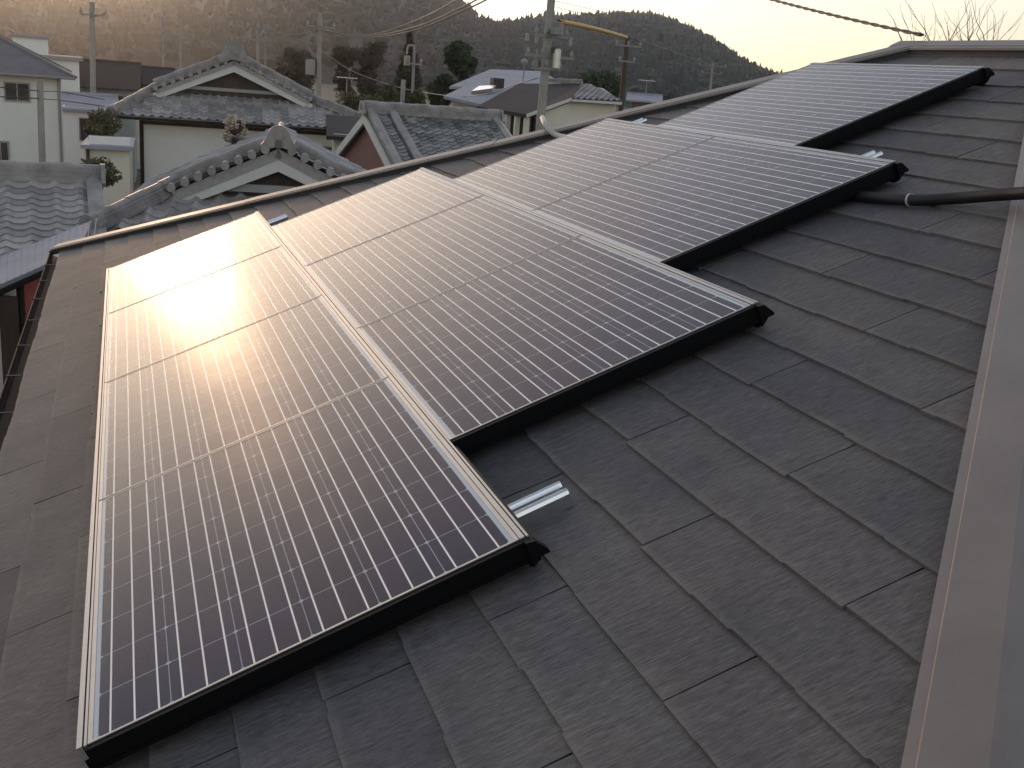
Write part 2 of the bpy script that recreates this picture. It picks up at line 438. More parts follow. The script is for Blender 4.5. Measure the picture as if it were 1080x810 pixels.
# soffit, fascia, walls
mb = MB(); c = [Vector((p.x, p.y, E1.z)) for p in (E1, E1m, E2m, E2)]
ins = lambda p, q: p + (Vector((XR, 2.5, p.z)) - p).normalized() * q
mb.slab([p + Vector((0, 0, -.03)) for p in c], (0, 0, -.16)); mb.build('fascia', MT['timber'], house)
wx0, wx1, wy0, wy1 = E1.x + .55, E1m.x - .55, E1.y + .55, E2.y - .55
mb = MB(); mb.box((wx0, wy0, 0), (wx1, wy1, E1.z - .19)); mb.build('wall', MT['wallcream'], house)
for zc in (1.5, 4.2):
    for yc in (0, 3.0, 5.6):
        mb = MB(); mb.box((wx0 - .05, yc - .85, zc - .6), (wx0 - .003, yc + .85, zc + .6)); fr = mb.build('window', MT['wframe'], house)
        mb = MB(); mb.box((wx0 - .058, yc - .8, zc - .55), (wx0 - .052, yc - .02, zc + .55)); mb.box((wx0 - .056, yc + .02, zc - .55), (wx0 - .0515, yc + .8, zc + .55)); mb.build('pane', MT['glass'], fr)
# hip and ridge caps: folded metal over a batten
def cap(p0, p1, nl, nr, half, name, lap=2.05):
    """two faces folded at the hip line; nl / nr are the outward slopes of the faces"""
    t = (p1 - p0).normalized(); n = int((p1 - p0).length / lap) + 1
    mb = MB()
    for i in range(n):
        a, b = p0 + t * (lap * i), p0 + t * min(lap * (i + 1) + .05, (p1 - p0).length)
        up = Vector((0, 0, .0025 * (i % 2)))
        prof = []
        for s in (nl, nr):
            prof.append([Vector((0, 0, 0)), s * (half - .022), s * (half - .020) + Vector((0, 0, -.004)), s * half + Vector((0, 0, -.006)), s * half + Vector((0, 0, -.017)), s * (half - .01) + Vector((0, 0, -.018))])
        tw = Vector((0, 0, .003)); prof[0][0] = nl * .010 + tw; prof[1][0] = nr * .010 + tw
        row = list(reversed(prof[0])) + prof[1]
        m_ = len(row); vs = [q + up + r for q in (a, b) for r in row]
        mb.add(vs, [(j, j+1, m_+j+1, m_+j) for j in range(m_-1)])
    bt = MB()
    for s in (nl, nr):
        q = [s * .02 + Vector((0, 0, -.012)), s * (half - .014) + Vector((0, 0, -.014)), s * (half - .014) + Vector((0, 0, -.060)), s * .02 + Vector((0, 0, -.060))]
        vs = [e + r for e in (p0, p1) for r in q]
        bt.add(vs, [(0, 1, 5, 4), (1, 2, 6, 5), (2, 3, 7, 6), (3, 0, 4, 7), (3, 2, 1, 0), (4, 5, 6, 7)])
    o = mb.build(name, MT['capmetal'], house); bt.build('cap_batten', MT['capdark'], o)
    return o
def faceout(t, N):
    d = t.cross(N).normalized(); return d
Nmain = Vector((-ST, 0, CT)); Nnear = Vector((1, 0, 0)).cross(nB); Nnear = Nnear if Nnear.z > 0 else -Nnear
Nfar = Vector((1, 0, 0)).cross(fB); Nfar = Nfar if Nfar.z > 0 else -Nfar
Nmir = Vector((ST, 0, CT))
UPC = Vector((0, 0, .052))
def hipcap(E, Rg, NA, NB, name='hip_cap', half=.13):
    t = (Rg - E).normalized(); dA = faceout(t, NA); dB = faceout(t, NB)
    if dA.dot(Vector((XR, 2.5, 0)) - E) == 0: pass
    # choose the sense that runs down each face away from the fold
    if dA.z > 0: dA = -dA
    if dB.z > 0: dB = -dB
    return cap(E + UPC - t * .05, Rg + UPC, dA, dB, half, name)
hc = hipcap(E1, R1, Nmain, Nnear); hipcap(E2, R2, Nmain, Nfar, half=.115); hipcap(E1m, R1, Nmir, Nnear); hipcap(E2m, R2, Nmir, Nfar)
rc = cap(R1 + UPC - Yv * .12 + Vector((0, 0, .004)), R2 + UPC + Yv * .12 + Vector((0, 0, .004)), Vector((-CT, 0, -ST)), Vector((CT, 0, -ST)), .10, 'ridge_cap')
# gutter along the eave
gx, gz = E1.x - .045, E1.z - .015
gp = [(-.055, 0.), (-.062, .0), (-.060, -.03), (-.045, -.062), (0, -.075), (.045, -.062), (.058, -.03), (.058, 0), (.052, 0), (.052, -.028), (.04, -.055), (0, -.067), (-.04, -.055), (-.054, -.028)]
mb = MB(); mb.sweep(gp, (gx, E1.y, gz), (gx, E2.y + .05, gz)); gut = mb.build('gutter', MT['gutter'], house)
y = E1.y + .3
while y < E2.y:
    mb = MB(); mb.sweep([(-.068, .003), (-.068, -.02), (-.064, -.02), (-.064, .0), (.06, .0), (.06, .003)], (gx, y, gz), (gx, y + .018, gz)); mb.build('bracket', MT['gutter'], gut); y += .62
mb = MB(); mb.sweep(gp, (E1.x, E1.y - .045, gz), (E1m.x, E1.y - .045, gz)); mb.build('gutter', MT['gutter'], house)
mb = MB(); mb.tube([(gx, E2.y - .2, gz - .07), (gx, E2.y - .2, gz - .25), (wx0 - .05, E2.y - .7, gz - .6), (wx0 - .05, E2.y - .7, .1)], .035); mb.build('downpipe', MT['gutter'], house)

# ================================================================== SOLAR ARRAY
L, W, GP = 1.318, .978, .046
COLN = [0.0, .648, 1.302, 1.980]; CNT = [4, 3, 2, 1]
ROT = (0, -TH, 0)
def roof_thing(name, label, cat, a, b, h, group=None):
    o = thing(name, label, cat, RP(a, b, h), group, ROT); o['local'] = 1; return o
def local_build(mb, name, m, parent):
    o = mb.build(name, m); o.parent = parent; return o
# panel: local x up the slope, y along the eave, z off the roof
CU, CV = .1595, .1617
fm = MB(); lip, dep, y1 = .011, .040, L - .009; ly = .0055
zt = .0015
lm = MB()
for lo, hi in (((-lip, 0), (0, y1)), ((W, 0), (W + lip, y1)), ((0, 0), (W, ly)), ((0, y1 - ly), (W, y1))):
    fm.box((*lo, -dep), (*hi, -.0015)); lm.box((*lo, -.0015), (*hi, zt))
gm = MB(); u0, v0 = (W - 6 * CU) / 2, (y1 - 8 * CV) / 2
gv = [(0, ly, 0), (W, ly, 0), (W, y1 - ly, 0), (0, y1 - ly, 0)]
gm.add(gv + [(x, yy, -.006) for x, yy, _ in gv], [(0, 1, 2, 3), (7, 6, 5, 4)], [((x - u0) / CU, (yy - v0) / CV) for x, yy, _ in gv] * 2)
jb = MB(); jb.box((.40, .25, -.034), (.56, .36, -.007))
ORD = {4: ['nearest', 'second nearest', 'third', 'farthest'], 3: ['nearest', 'middle', 'farthest'], 2: ['nearer', 'farther'], 1: ['']}
proto = None
for c, (n0, cnt) in enumerate(zip(COLN, CNT)):
    for i in range(cnt):
        where = (f'{ORD[4][i]} of the four solar panels in the long row by the gutter' if cnt == 4 else
                 f'{ORD[3][i]} solar panel in the row of three above the long row' if cnt == 3 else
                 f'{ORD[2][i]} solar panel of the pair in the row of two' if cnt == 2 else
                 'single solar panel at the top of the array near the ridge')
        r = roof_thing('solar_panel', where, 'solar panel', n0 + i * L, c * (W + GP), 0, 'solar panels on the slate roof')
        if proto is None:
            proto = [local_build(fm, 'frame', MT['black'], r), local_build(lm, 'frame_lip', MT['alu'], r), local_build(gm, 'glass', MT['cells'], r), local_build(jb, 'junction_box', MT['black'], r)]
        else:
            for q in proto:
                d = q.copy(); C.objects.link(d); d.parent = r
# long aluminium rails between the rows (run along the eave)
rail_rng = [(0, 4 * L), (0, 4 * L), (COLN[1], COLN[1] + 3 * L), (COLN[2], COLN[2] + 2 * L), (COLN[3], COLN[3] + L)]
rl = ['aluminium rail along the eave side of the array', 'aluminium rail between the long row and the row of three', 'aluminium rail between the row of three and the pair', 'aluminium rail between the pair and the single top panel', 'aluminium rail along the top edge of the single panel']
for c, (a0, a1) in enumerate(rail_rng):
    b = c * (W + GP) - GP + lip
    r = roof_thing('mounting_rail', rl[c], 'rail', a0, b, 0, 'rails of the solar array')
    wd = GP - 2 * lip; ln = a1 - a0
    mb = MB(); mb.box((.0012, -.003, -.030), (wd * .56, ln, .004)); mb.box((wd * .56 + .0035, -.003, -.030), (wd - .0012, ln, .003)); local_build(mb, 'top_strip', MT['alu'], r)
    mb = MB(); mb.box((.003, -.001, -.078), (wd - .0025, ln - .002, -.0302)); local_build(mb, 'body', MT['black'], r)
    if c: # black end bracket that juts out past the near end
        mb = MB()
        pr = [(.0, .001), (.022, -.003), (.046, -.036), (.048, -.046), (.026, -.046), (.0, -.066)]
        vs = [(wd * .2 + x, yy, z) for yy in (-.030, -.004) for x, z in pr]; n = 6
        mb.add(vs, [tuple(range(n)), tuple(range(2*n-1, n-1, -1))] + [(k, k+n, (k+1) % n+n, (k+1) % n) for k in range(n)])
        local_build(mb, 'end_bracket', MT['black'], r)
        mb = MB(); mb.box((wd - .001, .001, -.074), (wd + .010, (COLN[c] - a0 if c < 4 else ln) - .03, -.010)); local_build(mb, 'side_cover', MT['black'], r)
# black cover along the near edge of each row
el = ['black edge cover below the nearest panel of the long row', 'black edge cover below the near end of the row of three', 'black edge cover below the near end of the pair', 'black edge cover below the near end of the single top panel']
for c in range(4):
    r = roof_thing('edge_cover', el[c], 'edge cover', COLN[c], c * (W + GP), 0, 'black edge covers of the array')
    x0, x1 = -lip - .006, W + GP - lip - .002
    mb = MB(); mb.box((x0, -.016, -.046), (x1, -.0035, -.0015)); mb.box((x0 + .004, -.0115, -.060), (x1 - .004, -.006, -.0462)); local_build(mb, 'cover_strip', MT['black'], r)
    mb = MB(); mb.box((x0, -.020, -.0525), (x1, -.0162, -.0455)); local_build(mb, 'drip_lip', MT['black'], r)
# bright cross rails whose ends stick out beyond the rows
def support(px0, px1, label, b_from):
    h = -.062
    a0, b0 = roofpt(*px0, h); a1, b1 = roofpt(*px1, h)
    r = roof_thing('cross_rail', label, 'rail', (a0 + a1) / 2, b_from, h, 'cross rails under the array')
    ln = max(b0, b1) - b_from
    prof = [(-.034, -.032), (-.034, .008), (-.031, .017), (-.024, .021), (-.017, .018), (-.013, .008), (-.012, -.012), (.012, -.012), (.013, .008), (.017, .018), (.024, .021), (.031, .017), (.034, .008), (.034, -.032)]
    m_ = len(prof); vs = [(x, yy, z) for x in (0, ln) for yy, z in prof]
    mb = MB(); mb.add(vs, [(j, (j+1) % m_, m_+(j+1) % m_, m_+j) for j in range(m_)] + [tuple(range(m_-1, -1, -1)), tuple(range(m_, 2*m_))])
    local_build(mb, 'rail_body', MT['alubright'], r)
    mb = MB(); mb.box((.02, -.03, -.033), (.10, .03, -.0302)); local_build(mb, 'foot', MT['galv'], r)
    return r
support((552, 536), (598, 520), 'bright cross rail end jutting out beside the nearest panel', .04)
support((285, 236), (303, 229), 'bright cross rail end jutting out at the far side of the array', .04)
support((920, 166), (927, 164), 'small bright rail end behind the near corner of the pair', (W + GP) * 2 + .04)
support((674, 130), (681, 128), 'tiny bright rail end at the far corner of the pair', (W + GP) * 2 + .04)

# black corrugated conduit from under the pair, over the hip
def roofp(px, py, h): return RP(*roofpt(px, py, h), h)
def smooth(pts, n=10):
    pts = [Vector(p) for p in pts]; out = []
    P = [pts[0] * 2 - pts[1]] + pts + [pts[-1] * 2 - pts[-2]]
    for i in range(1, len(P) - 2):
        for k in range(n):
            t = k / n; a, b, c_, d = P[i-1], P[i], P[i+1], P[i+2]
            out.append(.5 * ((2*b) + (c_-a)*t + (2*a-5*b+4*c_-d)*t*t + (3*b-a-3*c_+d)*t**3))
    return out + [pts[-1]]
hh = HR + .026
path = smooth([roofp(845, 196, hh), roofp(900, 206, hh), roofp(960, 211, hh + .004), roofp(1010, 209, hh + .012), roofp(1060, 205, hh + .05), roofp(1110, 203, hh + .085), roofp(1180, 208, hh + .05)], 60)
mb = MB(); mb.tube(path, [.0185 + .0022 * (i % 2) for i in range(len(path))], 12)
cd = tag(mb.build('conduit', MT['conduit'], smooth=True), 'black corrugated cable conduit running from the panels over the hip', 'conduit')
cl = roofp(960, 211, hh + .004)
mb = MB(); i0 = min(range(len(path)), key=lambda i: (path[i] - cl).length); mb.tube([path[i0 - 1], path[i0 + 1]], .024, 14)
mb.build('clip', MT['clip'], cd)
mb = MB(); mb.box((-.02, -.006, 0), (.02, .006, .004), Matrix.Translation(RP(*roofpt(960, 213, HR + .008), HR + .008)) @ Matrix.Rotation(-TH, 4, 'Y')); mb.build('clip', MT['clip'], cd)
path = smooth([pt(572, 124, 7.45), roofp(574, 129, HR + .10), roofp(578, 136, HR + .07), roofp(588, 143, HR + .025), roofp(604, 146, HR + .02)], 14)
mb = MB(); mb.tube(path, [.017 + .002 * (i % 2) for i in range(len(path))], 10)
tag(mb.build('conduit', MT['greypvc'], smooth=True), 'short grey bent conduit crossing the far hip beside the panels', 'conduit')

# ================================================================== NEIGHBOURING ROOFS
def kawara(mb, eL, eR, rR, rL, seed=1, pu=.27, pv=.235, amp=.055, step=.022):
    """wavy clay tiles between an eave edge and a ridge edge"""
    eL, eR, rR, rL = map(Vector, (eL, eR, rR, rL)); rg = random.Random(seed)
    U = (eR - eL).normalized(); N = U.cross((rL + rR) / 2 - (eL + eR) / 2).normalized(); V = N.cross(U)
    if N.z < 0: N = -N
    c = [((p - eL).dot(U), (p - eL).dot(V), (p - eL).dot(N)) for p in (eL, eR, rR, rL)]
    vm = max(c[2][1], c[3][1]); nr = max(1, round(vm / pv)); pv = vm / nr
    ul = lambda v: c[0][0] + (c[3][0] - c[0][0]) * v / vm; ur = lambda v: c[1][0] + (c[2][0] - c[1][0]) * v / vm
    um, ux = min(c[0][0], c[3][0]), max(c[1][0], c[2][0]); ns = 8; nu = int((ux - um) / pu * ns) + 1
    vs = []; fs = []; cols = []
    tt = [[rg.random() for _ in range(nu // ns + 2)] for _ in range(nr)]
    for r in range(nr):
        for (v, lift) in ((r * pv, step), ((r + 1) * pv, 0)):
            for i in range(nu + 1):
                u = um + (ux - um) * i / nu; u2 = min(max(u, ul(v)), ur(v))
                ph = 2 * math.pi * u / pu; h = amp * (.5 + .5 * math.cos(ph)) ** 2.4
                vs.append(eL + U * u2 + V * v + N * (h + lift)); cols.append(tt[r][i // ns])
    for l in range(2 * nr - 1):
        for i in range(nu):
            p = l * (nu + 1) + i; q = p + nu + 1; fs.append((p, p + 1, q + 1, q))
    # close the underside with a plain board
    mb.add(vs, fs, col=cols)
    mb.slab([eL, eR, rR, rL] if N.dot(U.cross(V)) > 0 else [eR, eL, rL, rR], N * -.12)
RPROF = [(-.16, -.03), (-.16, .05), (-.135, .055), (-.14, .11), (-.115, .115), (-.12, .17), (-.085, .18), (-.085, .215), (-.06, .255), (0, .275), (.06, .255), (.085, .215), (.085, .18), (.12, .17), (.115, .115), (.14, .11), (.135, .055), (.16, .05), (.16, -.03)]
def ridge(mb, p0, p1, k=1.0, seg=.3):
    p0, p1 = Vector(p0), Vector(p1); n = max(1, int((p1 - p0).length / seg))
    for i in range(n):
        a = p0 + (p1 - p0) * (i / n); b = p0 + (p1 - p0) * ((i + 1) / n); s = k * (1.0 if i % 2 else 1.045)
        mb.sweep([(x * s, z * s) for x, z in RPROF], a, b)
def oni(mb, p, facing, k=1.0):
    """ornamental ridge-end tile standing at p, turned to 'facing'"""
    f = Vector(facing); f.z = 0; f.normalize(); s = Vector((0, 0, 1)).cross(f)
    pr = [(-.42, -.16), (-.50, -.04), (-.40, .06), (-.33, .18), (-.28, .32), (-.20, .44), (-.09, .51), (.09, .51), (.20, .44), (.28, .32), (.33, .18), (.40, .06), (.50, -.04), (.42, -.16), (0, -.06)]
    p = Vector(p); n = len(pr)
    vs = [p + f * q + s * (x * k) + Vector((0, 0, z * k)) for q in (.07 * k, -.07 * k) for x, z in pr]
    mb.add(vs, [tuple(range(n)), tuple(range(2*n-1, n-1, -1))] + [(i, i+n, (i+1) % n+n, (i+1) % n) for i in range(n)])
    pr2 = [(.13 * math.cos(t * math.pi / 6), .24 + .13 * math.sin(t * math.pi / 6)) for t in range(12)]
    vs = [p + f * q * k + s * (x * k) + Vector((0, 0, z * k)) for q in (.11, .068) for x, z in pr2]
    mb.add(vs, [tuple(range(12))] + [(i, i+12, (i+1) % 12+12, (i+1) % 12) for i in range(12)])
class Frame:
    def __init__(s, P, heading):
        s.P = Vector(P); h = R(heading); s.U = Vector((math.cos(h), -math.sin(h), 0)); s.V = Vector((math.sin(h), math.cos(h), 0))
    def __call__(s, u, v, w): return s.P + s.U * u + s.V * v + Vector((0, 0, w))
    def mat(s): 
        return Matrix((( s.U.x, s.V.x, 0, s.P.x), (s.U.y, s.V.y, 0, s.P.y), (0, 0, 1, s.P.z), (0, 0, 0, 1)))
def window(parent, F, u0, u1, v, w0, w1, side=-1, name='window', split=True):
    """window on the face v = const of a frame"""
    T = F.mat(); mb = MB(); mb.box((u0, min(v, v + side * .05), w0), (u1, max(v, v + side * .05), w1), T); fr = mb.build(name, MT['wframe'], parent)
    mb = MB(); e = v + side * .053; m_ = (u0 + u1) / 2
    for a, b in ((u0 + .05, m_ - .02), (m_ + .02, u1 - .05)): mb.box((a, min(e, e + side * .006), w0 + .05), (b, max(e, e + side * .006), w1 - .05), T)
    mb.build('pane', MT['glass'], fr)
    return fr

# ---- the big two-storey house with a hip-and-gable tiled roof
def irimoya(F, name, label, G, Gw, WL, Wh, SK, ED, BK, k, seed, wallm, wallout, orn):
    """hip-and-gable house: gable half width G and drop Gw, eave half width Wh, front skirt SK, eave drop ED, depth BK; k scales the ridges"""
    gz0 = -F.P.z
    h1 = thing(name, label, 'house', F(0, BK / 2, gz0))
    rb = MB()
    kawara(rb, F(-WL, -SK, -ED), F(Wh, -SK, -ED), F(G, .3 * k, -Gw), F(-G, .3 * k, -Gw), seed)
    kawara(rb, F(G, BK, -Gw), F(G, -.25 * k, -Gw), F(0, -.25 * k, 0), F(0, BK, 0), seed + 1)
    kawara(rb, F(Wh, BK, -ED), F(Wh, -SK, -ED), F(G, .3 * k, -Gw), F(G, BK, -Gw), seed + 2)
    kawara(rb, F(-G, -.25 * k, -Gw), F(-G, BK, -Gw), F(0, BK, 0), F(0, -.25 * k, 0), seed + 3)
    kawara(rb, F(-WL, -SK, -ED), F(-WL, BK, -ED), F(-G, BK, -Gw), F(-G, .3 * k, -Gw), seed + 4)
    rf = rb.build('roof', MT['kawara'], h1)
    mb = MB(); ridge(mb, F(0, -.2 * k, .02), F(0, BK, .02), 1.2 * k if k > .8 else .55 * k); mb.build('main_ridge', MT['kridge'], rf)
    for s in (-1, 1):
        mb = MB(); ridge(mb, F(s * .25 * k, .25 * k, -.06 * k), F(s * G, .25 * k, -Gw + .05), .95 * k); mb.build('descending_ridge', MT['kridge'], rf)
        mb = MB(); ridge(mb, F(s * (G - .05), .25 * k, -Gw + .02), F((Wh if s > 0 else -WL), -SK, -ED + .04), .85 * k if k > .8 else 1.1 * k)
        e = F((Wh if s > 0 else -WL), -SK, -ED + .04); dr_ = (e - F(s * G, .25 * k, -Gw)).normalized()
        mb.tube([e - dr_ * .06 + Vector((0, 0, .12 * k)), e + dr_ * .10 + Vector((0, 0, .10 * k)), e + dr_ * .12 + Vector((0, 0, .10 * k))], [.15 * k, .16 * k, .12 * k] if k > .8 else [.13, .15, .10], 12)
        mb.build('hip_ridge', MT['kridge'], rf)
        # row of round-ended verge tiles along the gable edge
        mb = MB(); nv = int(math.hypot(G, Gw) / (.27 if k > .8 else .17))
        for i in range(nv + 1):
            p = F(s * G * i / nv, -.27 * k, -Gw * i / nv + .06)
            mb.tube([p - F.V * .07, p + F.V * .45 * k], .075 * k ** .6, 9)
        mb.build('verge_tiles', MT['kridge'], rf)
    mb = MB(); oni(mb, F(0, -.32 * k, .10 * k), -F.V, orn); mb.build('ridge_ornament', MT['kridge'], rf)
    mb = MB(); bh = .22 * k ** .5
    for s in (-1, 1):
        q = [F(0, -.22 * k, -.10), F(s * (G + .08), -.22 * k, -Gw - .10), F(s * (G + .08), -.22 * k, -Gw - .10 - bh), F(0, -.22 * k, -.12 - bh)]
        mb.slab(q if s > 0 else q[::-1], F.V * .06)
    mb.build('gable_board', MT['board'], rf)
    mb = MB(); mb.slab([F(-G + .1, .05, -Gw - .02), F(G - .1, .05, -Gw - .02), F(0, .05, -.12)], F.V * .1); mb.build('gable_wall', MT['timber'], h1)
    mb = MB(); z = -Gw * .86; mb.sweep([(-.04, -.05), (.04, -.05), (.04, .05), (-.04, .05)], F(-G * .8, 0, z), F(G * .8, 0, z)); mb.build('gable_beam', MT['wallgrey'], h1)
    mb = MB(); mb.box((-WL + wallout, -SK + wallout, gz0), (Wh - wallout, BK - .6, -ED - .02), F.mat()); mb.build('wall', wallm, h1)
    mb = MB(); mb.sweep(gp, F(-WL, -SK - .06, -ED - .02), F(Wh, -SK - .06, -ED - .02)); mb.build('gutter', MT['gutter'], h1)
    mb = MB(); mb.tube([F(-WL + wallout - .03, -SK + wallout - .07, -ED - .1), F(-WL + wallout - .03, -SK + wallout - .07, gz0)], .06); mb.build('downpipe', MT['gutter'], h1)
    mb = MB(); mb.box((-WL + wallout - .03, -SK + wallout - .05, -ED - .26), (Wh - wallout + .03, -SK + wallout - .004, -ED - .1), F.mat()); mb.build('eave_beam', MT['timber'], h1)
    window(h1, F, Wh * .45, Wh * .45 + 1.2, -SK + wallout, -ED - 1.7, -ED - .6)
    return h1
irimoya(Frame(pt(247, 64, 36), 5.3), 'tiled_house', 'large two-storey house with grey hip-and-gable tiled roof and white gable boards', 2.35, 1.05, 3.45, 4.75, 1.55, 1.80, 9.0, 1.0, 11, MT['wallwhite'], .75, 1.0)

# ---- nearer hip-and-gable roof just beyond our far hip
irimoya(Frame(pt(294, 156, 14.4), 8.0), 'tiled_house', 'nearer tiled roof house with white barge boards just beyond the far hip', 1.32, .62, 2.1, 2.3, 1.05, 1.03, 4.2, .6, 21, MT['wallcream'], .5, .46)

# ---- low tiled roof with a pale lean-to and a red wall, beside our eave
P = pt(12, 187, 14.6); Q = pt(104, 190, 14.6); F = Frame(P, math.degrees(math.atan2(-(Q - P).y, (Q - P).x))); gz0 = -P.z; wq = (Q - P).length
h3 = thing('tiled_house', 'low grey tiled house with pale lean-to roof and red wall beside our gutter', 'house', F(0, 1, gz0))
rb = MB()
eA, eB = F(-2.2, -2.3, -1.02), F(wq - .05, -1.15, -.51)
kawara(rb, F(-2.2, -2.3, -1.02), F(wq, -2.3, -1.02), F(wq, 0, 0), F(-2.2, 0, 0), 31, pv=.13, amp=.04, step=.016)
kawara(rb, F(wq, 2.2, -1.0), F(-2.2, 2.2, -1.0), F(-2.2, 0, 0), F(wq, 0, 0), 32)
rf = rb.build('roof', MT['kawara'], h3)
mb = MB(); ridge(mb, F(-2.2, 0, -.01), F(wq + .02, 0, -.01), .75); oni(mb, F(wq + .05, 0, .0), F.U, .4); mb.build('main_ridge', MT['kridge'], rf)
mb = MB(); mb.sweep([(-.09, -.02), (-.09, .07), (0, .11), (.09, .07), (.09, -.02)], F(wq - .06, 0, .0), F(wq - .06, -2.3, -1.0)); mb.build('verge_tile', MT['kridge'], rf)
mb = MB(); mb.box((-2.0, -1.9, gz0), (wq - .35, 2.0, -.92), F.mat()); mb.build('wall', MT['wallwhite'], h3)
# lean-to: runs along the right-hand side of the low house, falling towards us
q = [pt(-40, 287, 12.0), pt(0, 271, 12.1), pt(88, 236, 12.5), pt(97, 233, 12.6), pt(84, 262, 11.1), pt(56, 276, 10.9), pt(0, 300, 10.6), pt(-40, 317, 10.4)]
n_ = (q[2] - q[1]).cross(q[6] - q[1]); 
mb = MB(); mb.slab(q if n_.z < 0 else q, (0, 0, -.07)); mb.build('lean_to_roof', MT['metalpale'], h3)
mb = MB()
for i in range(-2, 15):
    f = i / 12; a = q[1].lerp(q[2], f); b = q[6].lerp(q[5], f * 1.55)
    mb.tube([a + Vector((0, 0, .002)), b + Vector((0, 0, .002))], .006, 5)
mb.build('lean_to_seam', MT['metalpale'], h3)
mb = MB(); mb.sweep(gp, pt(-40, 320, 10.4) , pt(86, 264, 11.1)); mb.build('gutter', MT['gutter'], h3)
def wallpoly(px_top, d_list, zdown, thick, m, name, parent):
    tp = [pt(x, y, d) for (x, y), d in zip(px_top, d_list)]
    for (a, b) in zip(tp, tp[1:]):
        mb = MB(); t = (b - a); t.z = 0; nrm = Vector((-t.y, t.x, 0)).normalized() * thick
        if nrm.y < 0: nrm = -nrm
        vs = [a, b, Vector((b.x, b.y, zdown)), Vector((a.x, a.y, zdown))]; mb.slab(vs, nrm); mb.build(name, m, parent)
wallpoly([(20, 294), (75, 271)], [10.9, 11.2], 0.0, .1, MT['red'], 'red_wall', h3)
wallpoly([(-40, 316), (20, 294)], [10.7, 10.9], 0.0, .1, MT['wallwhite'], 'side_wall', h3)
a, b = pt(-2, 312, 10.55), pt(18, 314, 10.66)
mb = MB(); mb.slab([a, b, b - Vector((0, 0, 1.1)), a - Vector((0, 0, 1.1))], (0, .06, 0)); mb.build('shutter', MT['timber'], h3)
mb = MB(); p0 = pt(21, 300, 10.75); mb.tube([p0, Vector((p0.x, p0.y, .05))], .035); mb.build('downpipe', MT['gutter'], h3)

# ---- dark tiled house with the reddish gable
P = pt(386, 118, 26.5); Q = pt(524, 127, 27.6); F = Frame(P, math.degrees(math.atan2(-(Q - P).y, (Q - P).x))); gz0 = -P.z; wq = (Q - P).length
h4 = thing('tiled_house', 'house with dark weathered tile roof and small red gable wall', 'house', F(1, 1, gz0))
dzq = Q.z - P.z; rn = 3.6; dr = 1.5
rb = MB()
kawara(rb, F(0, -rn, -dr), F(wq, -rn, -dr + dzq), F(wq, 0, dzq), F(0, 0, 0), 41, pu=.23, pv=.17, amp=.045, step=.02)
kawara(rb, F(wq, rn, -dr + dzq), F(0, rn, -dr), F(0, 0, 0), F(wq, 0, dzq), 42)
rf = rb.build('roof', MT['kawarab'], h4)
mb = MB(); ridge(mb, F(-.05, 0, .0), F(wq + .05, 0, dzq), .95); oni(mb, F(-.1, 0, .0), -F.U, .5); oni(mb, F(wq + .1, 0, dzq), F.U, .5); mb.build('main_ridge', MT['kridge'], rf)
for u in (.08, wq - .08, .62):
    z = dzq * u / wq
    mb = MB(); mb.sweep([(-.10, 0), (-.10, .08), (0, .13), (.10, .08), (.10, 0)], F(u, -.05, z + .02), F(u, -rn, z - dr + .03)); mb.build('verge_tile', MT['kridge'], rf)
mb = MB(); mb.slab([F(-.06, -rn, -dr - .05), F(-.06, 0, -.05), F(-.06, 0, -.27), F(-.06, -rn, -dr - .27)], F.U * .05); mb.slab([F(-.06, 0, -.05), F(-.06, rn, -dr - .05), F(-.06, rn, -dr - .27), F(-.06, 0, -.27)], F.U * .05); mb.build('barge_board', MT['board'], rf)
mb = MB(); mb.box((.12, -rn + .6, gz0), (wq - .4, rn - .6, -dr - .05 + min(0, dzq)), F.mat()); mb.slab([F(.12, -rn + .6, -dr - .05), F(.12, rn - .6, -dr - .05), F(.12, 0, -.16)], F.U * .1); mb.build('wall', MT['pink'], h4)

# ---- cream annex between the big house and the dark tiled one
P = pt(352, 141, 31); F = Frame(P, 9.5); gz0 = -P.z
h = thing('annex', 'small cream annex with dark timber corner between two tiled houses', 'house', F(0, 0, gz0))
mb = MB(); mb.box((0, 0, gz0), (1.25, 3.2, 0), F.mat()); mb.build('wall', MT['wallcream'], h)
mb = MB(); mb.slab([F(-.2, -.35, -.05), F(1.5, -.35, -.05), F(1.5, 3.4, .35), F(-.2, 3.4, .35)], (0, 0, -.1)); mb.build('roof', MT['metaldark'], h)
mb = MB(); mb.box((.45, -.12, -.62), (1.05, -.004, -.10), F.mat()); mb.build('shutter_box', MT['timber'], h)
mb = MB(); mb.tube([F(.28, -.07, -.1), F(.28, -.07, -.5), F(.05, -.07, -.8), F(.05, -.07, gz0)], .045); mb.build('downpipe', MT['gutter'], h)

# ---- white house at the left edge
P = pt(64, 79, 40); F = Frame(P, -3.5); gz0 = -P.z
h = thing('white_house', 'white two-storey house with grey hipped roof at the left edge', 'house', F(-3, 3, gz0))
mb = MB(); mb.box((-6.4, 0, gz0), (0, 6.5, 0), F.mat()); mb.build('wall', MT['wallwhite'], h)
e = .45; a, b, c_, d_ = F(-6.4 - e, -e, -.05), F(e, -e, -.05), F(e, 6.5 + e, -.05), F(-6.4 - e, 6.5 + e, -.05); r0, r1 = F(-3.5, 3.2, 1.55), F(-2.9, 3.2, 1.55)
mb = MB(); mb.add([a, b, c_, d_, r0, r1], [(0, 1, 5, 4), (1, 2, 5), (2, 3, 4, 5), (3, 0, 4), (3, 2, 1, 0)]); rf = mb.build('roof', MT['rooflav'], h)
mb = MB()
for p, q in ((a, r0), (b, r1), (c_, r1), (d_, r0), (r0, r1)): mb.sweep([(-.08, -.02), (.08, -.02), (.05, .05), (-.05, .05)], p, q)
